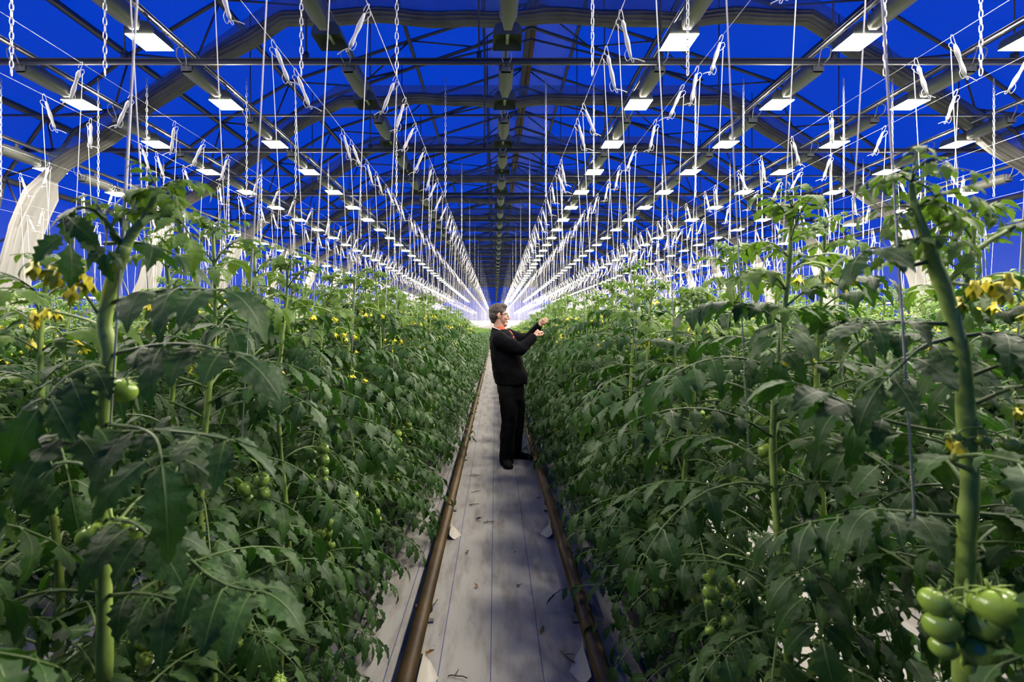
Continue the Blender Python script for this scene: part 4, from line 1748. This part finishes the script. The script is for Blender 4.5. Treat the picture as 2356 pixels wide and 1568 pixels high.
# --- jacket: one skin over trunk and sleeves
j = MB()
rings = []
for (x0, x1, py, ry) in ((1131, 1170, 756, .075), (1129, 1178, 766, .165), (1127, 1186, 778, .205), (1127, 1193, 797, .205), (1129, 1199, 818, .20),
                         (1131, 1204, 838, .205), (1133, 1209, 850, .212), (1136, 1213, 866, .215), (1138, 1213, 877, .210), (1139, 1212, 882, .205)):
    q0, q1 = Q(x0, py, MY), Q(x1, py, MY)
    rings.append(((q0[0] + q1[0]) / 2, 0, q0[2], (q1[0] - q0[0]) / 2, ry))
rings.reverse()
loft(j, rings, 28)
for (sh, el, wr) in ((SH_N, EL_N, WR_N), (SH_F, EL_F, WR_F)):
    up_ = (sh + el) / 2 + np.array((0, 0, -.012))
    limb(j, [sh + np.array((-.02, 0, .0)), up_, el], [.095, .082, .068], 16)
    end = wr + (el - wr) * .10
    limb(j, [el, (el + end) / 2, end], [.068, .060, .045], 16)
jk = melt(j, 'jacket', [M_JACKET], .009, 5, (.09, .022))
jo = link('jacket', jk, man)
# cuffs
for (el, wr) in ((EL_N, WR_N), (EL_F, WR_F)):
    m = MB()
    d = (wr - el) / np.linalg.norm(wr - el)
    e = wr - d * .03
    m.tube([e - d * .035, e - d * .01, e, e - d * .004], [.046, .047, .045, .036], 16)
    link('cuff', m.mesh('cuff', [M_JACKET]), jo)
    m = MB()
    m.tube([e - d * .01, e + d * .012, e + d * .013], [.034, .034, .029], 14)
    link('shirt_cuff', m.mesh('shirt_cuff', [M_SHIRT]), man)
# collar, open at the front, grey edge
def ring_open(c, rx, ry, z0, z1, a0, a1, tilt, r, k=6, n=22):
    pts = []
    for i in range(n):
        a = a0 + (a1 - a0) * i / (n - 1)
        pts.append((c[0] + rx * math.cos(a), c[1] + ry * math.sin(a), z0 + (z1 - z0) * (1 + math.cos(a)) / 2))
    return pts


m = MB()
V, Fc = [], []
n = 26
for lv, (rx, ry, dz) in enumerate(((.088, .098, -.035), (.080, .090, .022), (.074, .083, .026), (.080, .090, -.03))):
    for i in range(n):
        a = math.radians(38) + (2 * PI - math.radians(76)) * i / (n - 1)
        back = (1 - math.cos(a)) / 2
        V.append((nk[0] + .006 + rx * math.cos(a), ry * math.sin(a), nk[2] - .030 + dz + .035 * back - .025 * (1 - back)))
for lv in range(3):
    for i in range(n - 1):
        Fc.append((lv * n + i, lv * n + i + 1, (lv + 1) * n + i + 1, (lv + 1) * n + i))
m.add(V, Fc)
link('collar', m.mesh('collar', [M_JACKET]), jo)
m = MB()
m.tube([tuple(v) for v in V[n + 2:2 * n - 2]], .0045, 6)
link('collar_trim', m.mesh('collar_trim', [M_TRIM]), jo)
# shirt: ring at the neck and the placket showing in the open front
m = MB()
limb(m, [(nk[0] + .010, 0, nk[2] + .004), (nk[0] + .012, 0, nk[2] - .05)], [.066, .078], 18, 8)
z1 = Q(0, 768, MY)[2]
z2 = Q(0, 783, MY)[2]
fx1 = Q(1178, 768, MY)[0]
fx2 = Q(1187, 783, MY)[0]
m.tube(smooth_path([(nk[0] + .07, -.015, nk[2] - .02), (fx1 - .03, -.03, z1), (fx2 - .025, -.045, z2)], 8), [.035] * 5 + [.025, .02, .012], 10)
shirt = melt(m, 'shirt', [M_SHIRT], .006, 3)
link('shirt', shirt, man)
m = MB()
V = []
for (px, py, y) in ((1176, 766, -.07), (1183, 776, -.085), (1190, 790, -.09), (1199, 820, -.08), (1206, 845, -.06), (1211, 864, -.04)):
    q = Q(px, py, MY)
    V.append((q[0] - .012, y, q[2]))
m.tube(smooth_path(V, 20), .004, 6)
zo = link('zip', m.mesh('zip', [M_GLASS]), jo)
m = MB()
q = Q(1175, 775, MY)
m.box((q[0] + .02, -.125, q[2] - .02), (q[0] + .034, -.115, q[2] + .012))
link('zip_tab', m.mesh('zip_tab', [M_ZIP], False), jo)

# --- trousers
t = MB()
rings = []
for (x0, x1, py, ry) in ((1150, 1203, 918, .165), (1145, 1205, 898, .178), (1143, 1205, 880, .180), (1141, 1206, 866, .178)):
    q0, q1 = Q(x0, py, MY), Q(x1, py, MY)
    rings.append(((q0[0] + q1[0]) / 2, 0, q0[2], (q1[0] - q0[0]) / 2, ry))
loft(t, rings, 24)
limb(t, [HIP_N + np.array((.0, 0, .0)), Q(1170, 925, MY - .09), KN_N, Q(1167, 1005, MY - .08), AN_N + np.array((-.002, -.016, -.066))], [.105, .103, .086, .083, .083], 18, 30)
limb(t, [HIP_F, Q(1188, 925, MY + .10), KN_F, Q(1187, 1000, MY + .15), AN_F + np.array((0, 0, -.055))], [.105, .100, .084, .078, .076], 18, 30)
link('trousers', melt(t, 'trousers', [M_TROUSER], .009, 4, (.10, .022)), man)

# --- shoes
def shoe(name, heel, toe):
    m = MB()
    h, e = np.array(heel), np.array(toe)
    d = e - h
    L = np.linalg.norm(d)
    d = d / L
    s = np.array((-d[1], d[0], 0))
    V, Fc = [], []
    K = 14
    secs = ((0, .026, .05), (.05, .038, .095), (.25, .040, .105), (.45, .040, .082), (.65, .048, .060), (.85, .045, .048), (.96, .032, .036), (1.0, .012, .022))
    for (u, hw, hh) in secs:
        c = h + d * L * u
        for k in range(K):
            th = 2 * PI * k / K
            x, z = math.cos(th), math.sin(th)
            V.append(c + s * hw * math.copysign(abs(x) ** .7, x) + np.array((0, 0, .004 + hh * (.5 + .5 * math.copysign(abs(z) ** .7, z)))))
    n = len(secs)
    for i in range(n - 1):
        for k in range(K):
            k2 = (k + 1) % K
            Fc.append((i * K + k, i * K + k2, (i + 1) * K + k2, (i + 1) * K + k))
    Fc.append(tuple(range(K - 1, -1, -1)))
    Fc.append(tuple((n - 1) * K + k for k in range(K)))
    m.add(V, Fc)
    so = link('shoe', m.mesh('shoe', [M_SHOE]), man)
    m = MB()
    V = []
    for (z, gr) in ((.002, 1.0), (.020, 1.06)):
        for k in range(24):
            th = 2 * PI * k / 24
            u = .5 - .5 * math.cos(th)
            hw = np.interp(u, [q[0] for q in secs], [q[1] for q in secs]) * 1.08 * gr
            V.append(h + d * (L * (u * 1.03 - .015)) + s * hw * (1 if math.sin(th) > 0 else -1) * min(1, abs(math.sin(th)) * 2.2) + np.array((0, 0, z)))
    m.add(V, [tuple(range(23, -1, -1)), tuple(range(24, 48))] + [(k, (k + 1) % 24, 24 + (k + 1) % 24, 24 + k) for k in range(24)])
    link('sole', m.mesh('sole', [M_SHOE], False), so)


an = AN_N
shoe('shoe', (an[0] - .03, an[1] + .06, 0), (an[0] + .025, an[1] - .235, 0))
an = AN_F
shoe('shoe', (an[0] - .07, an[1] + .01, 0), (an[0] + .22, an[1] - .05, 0))
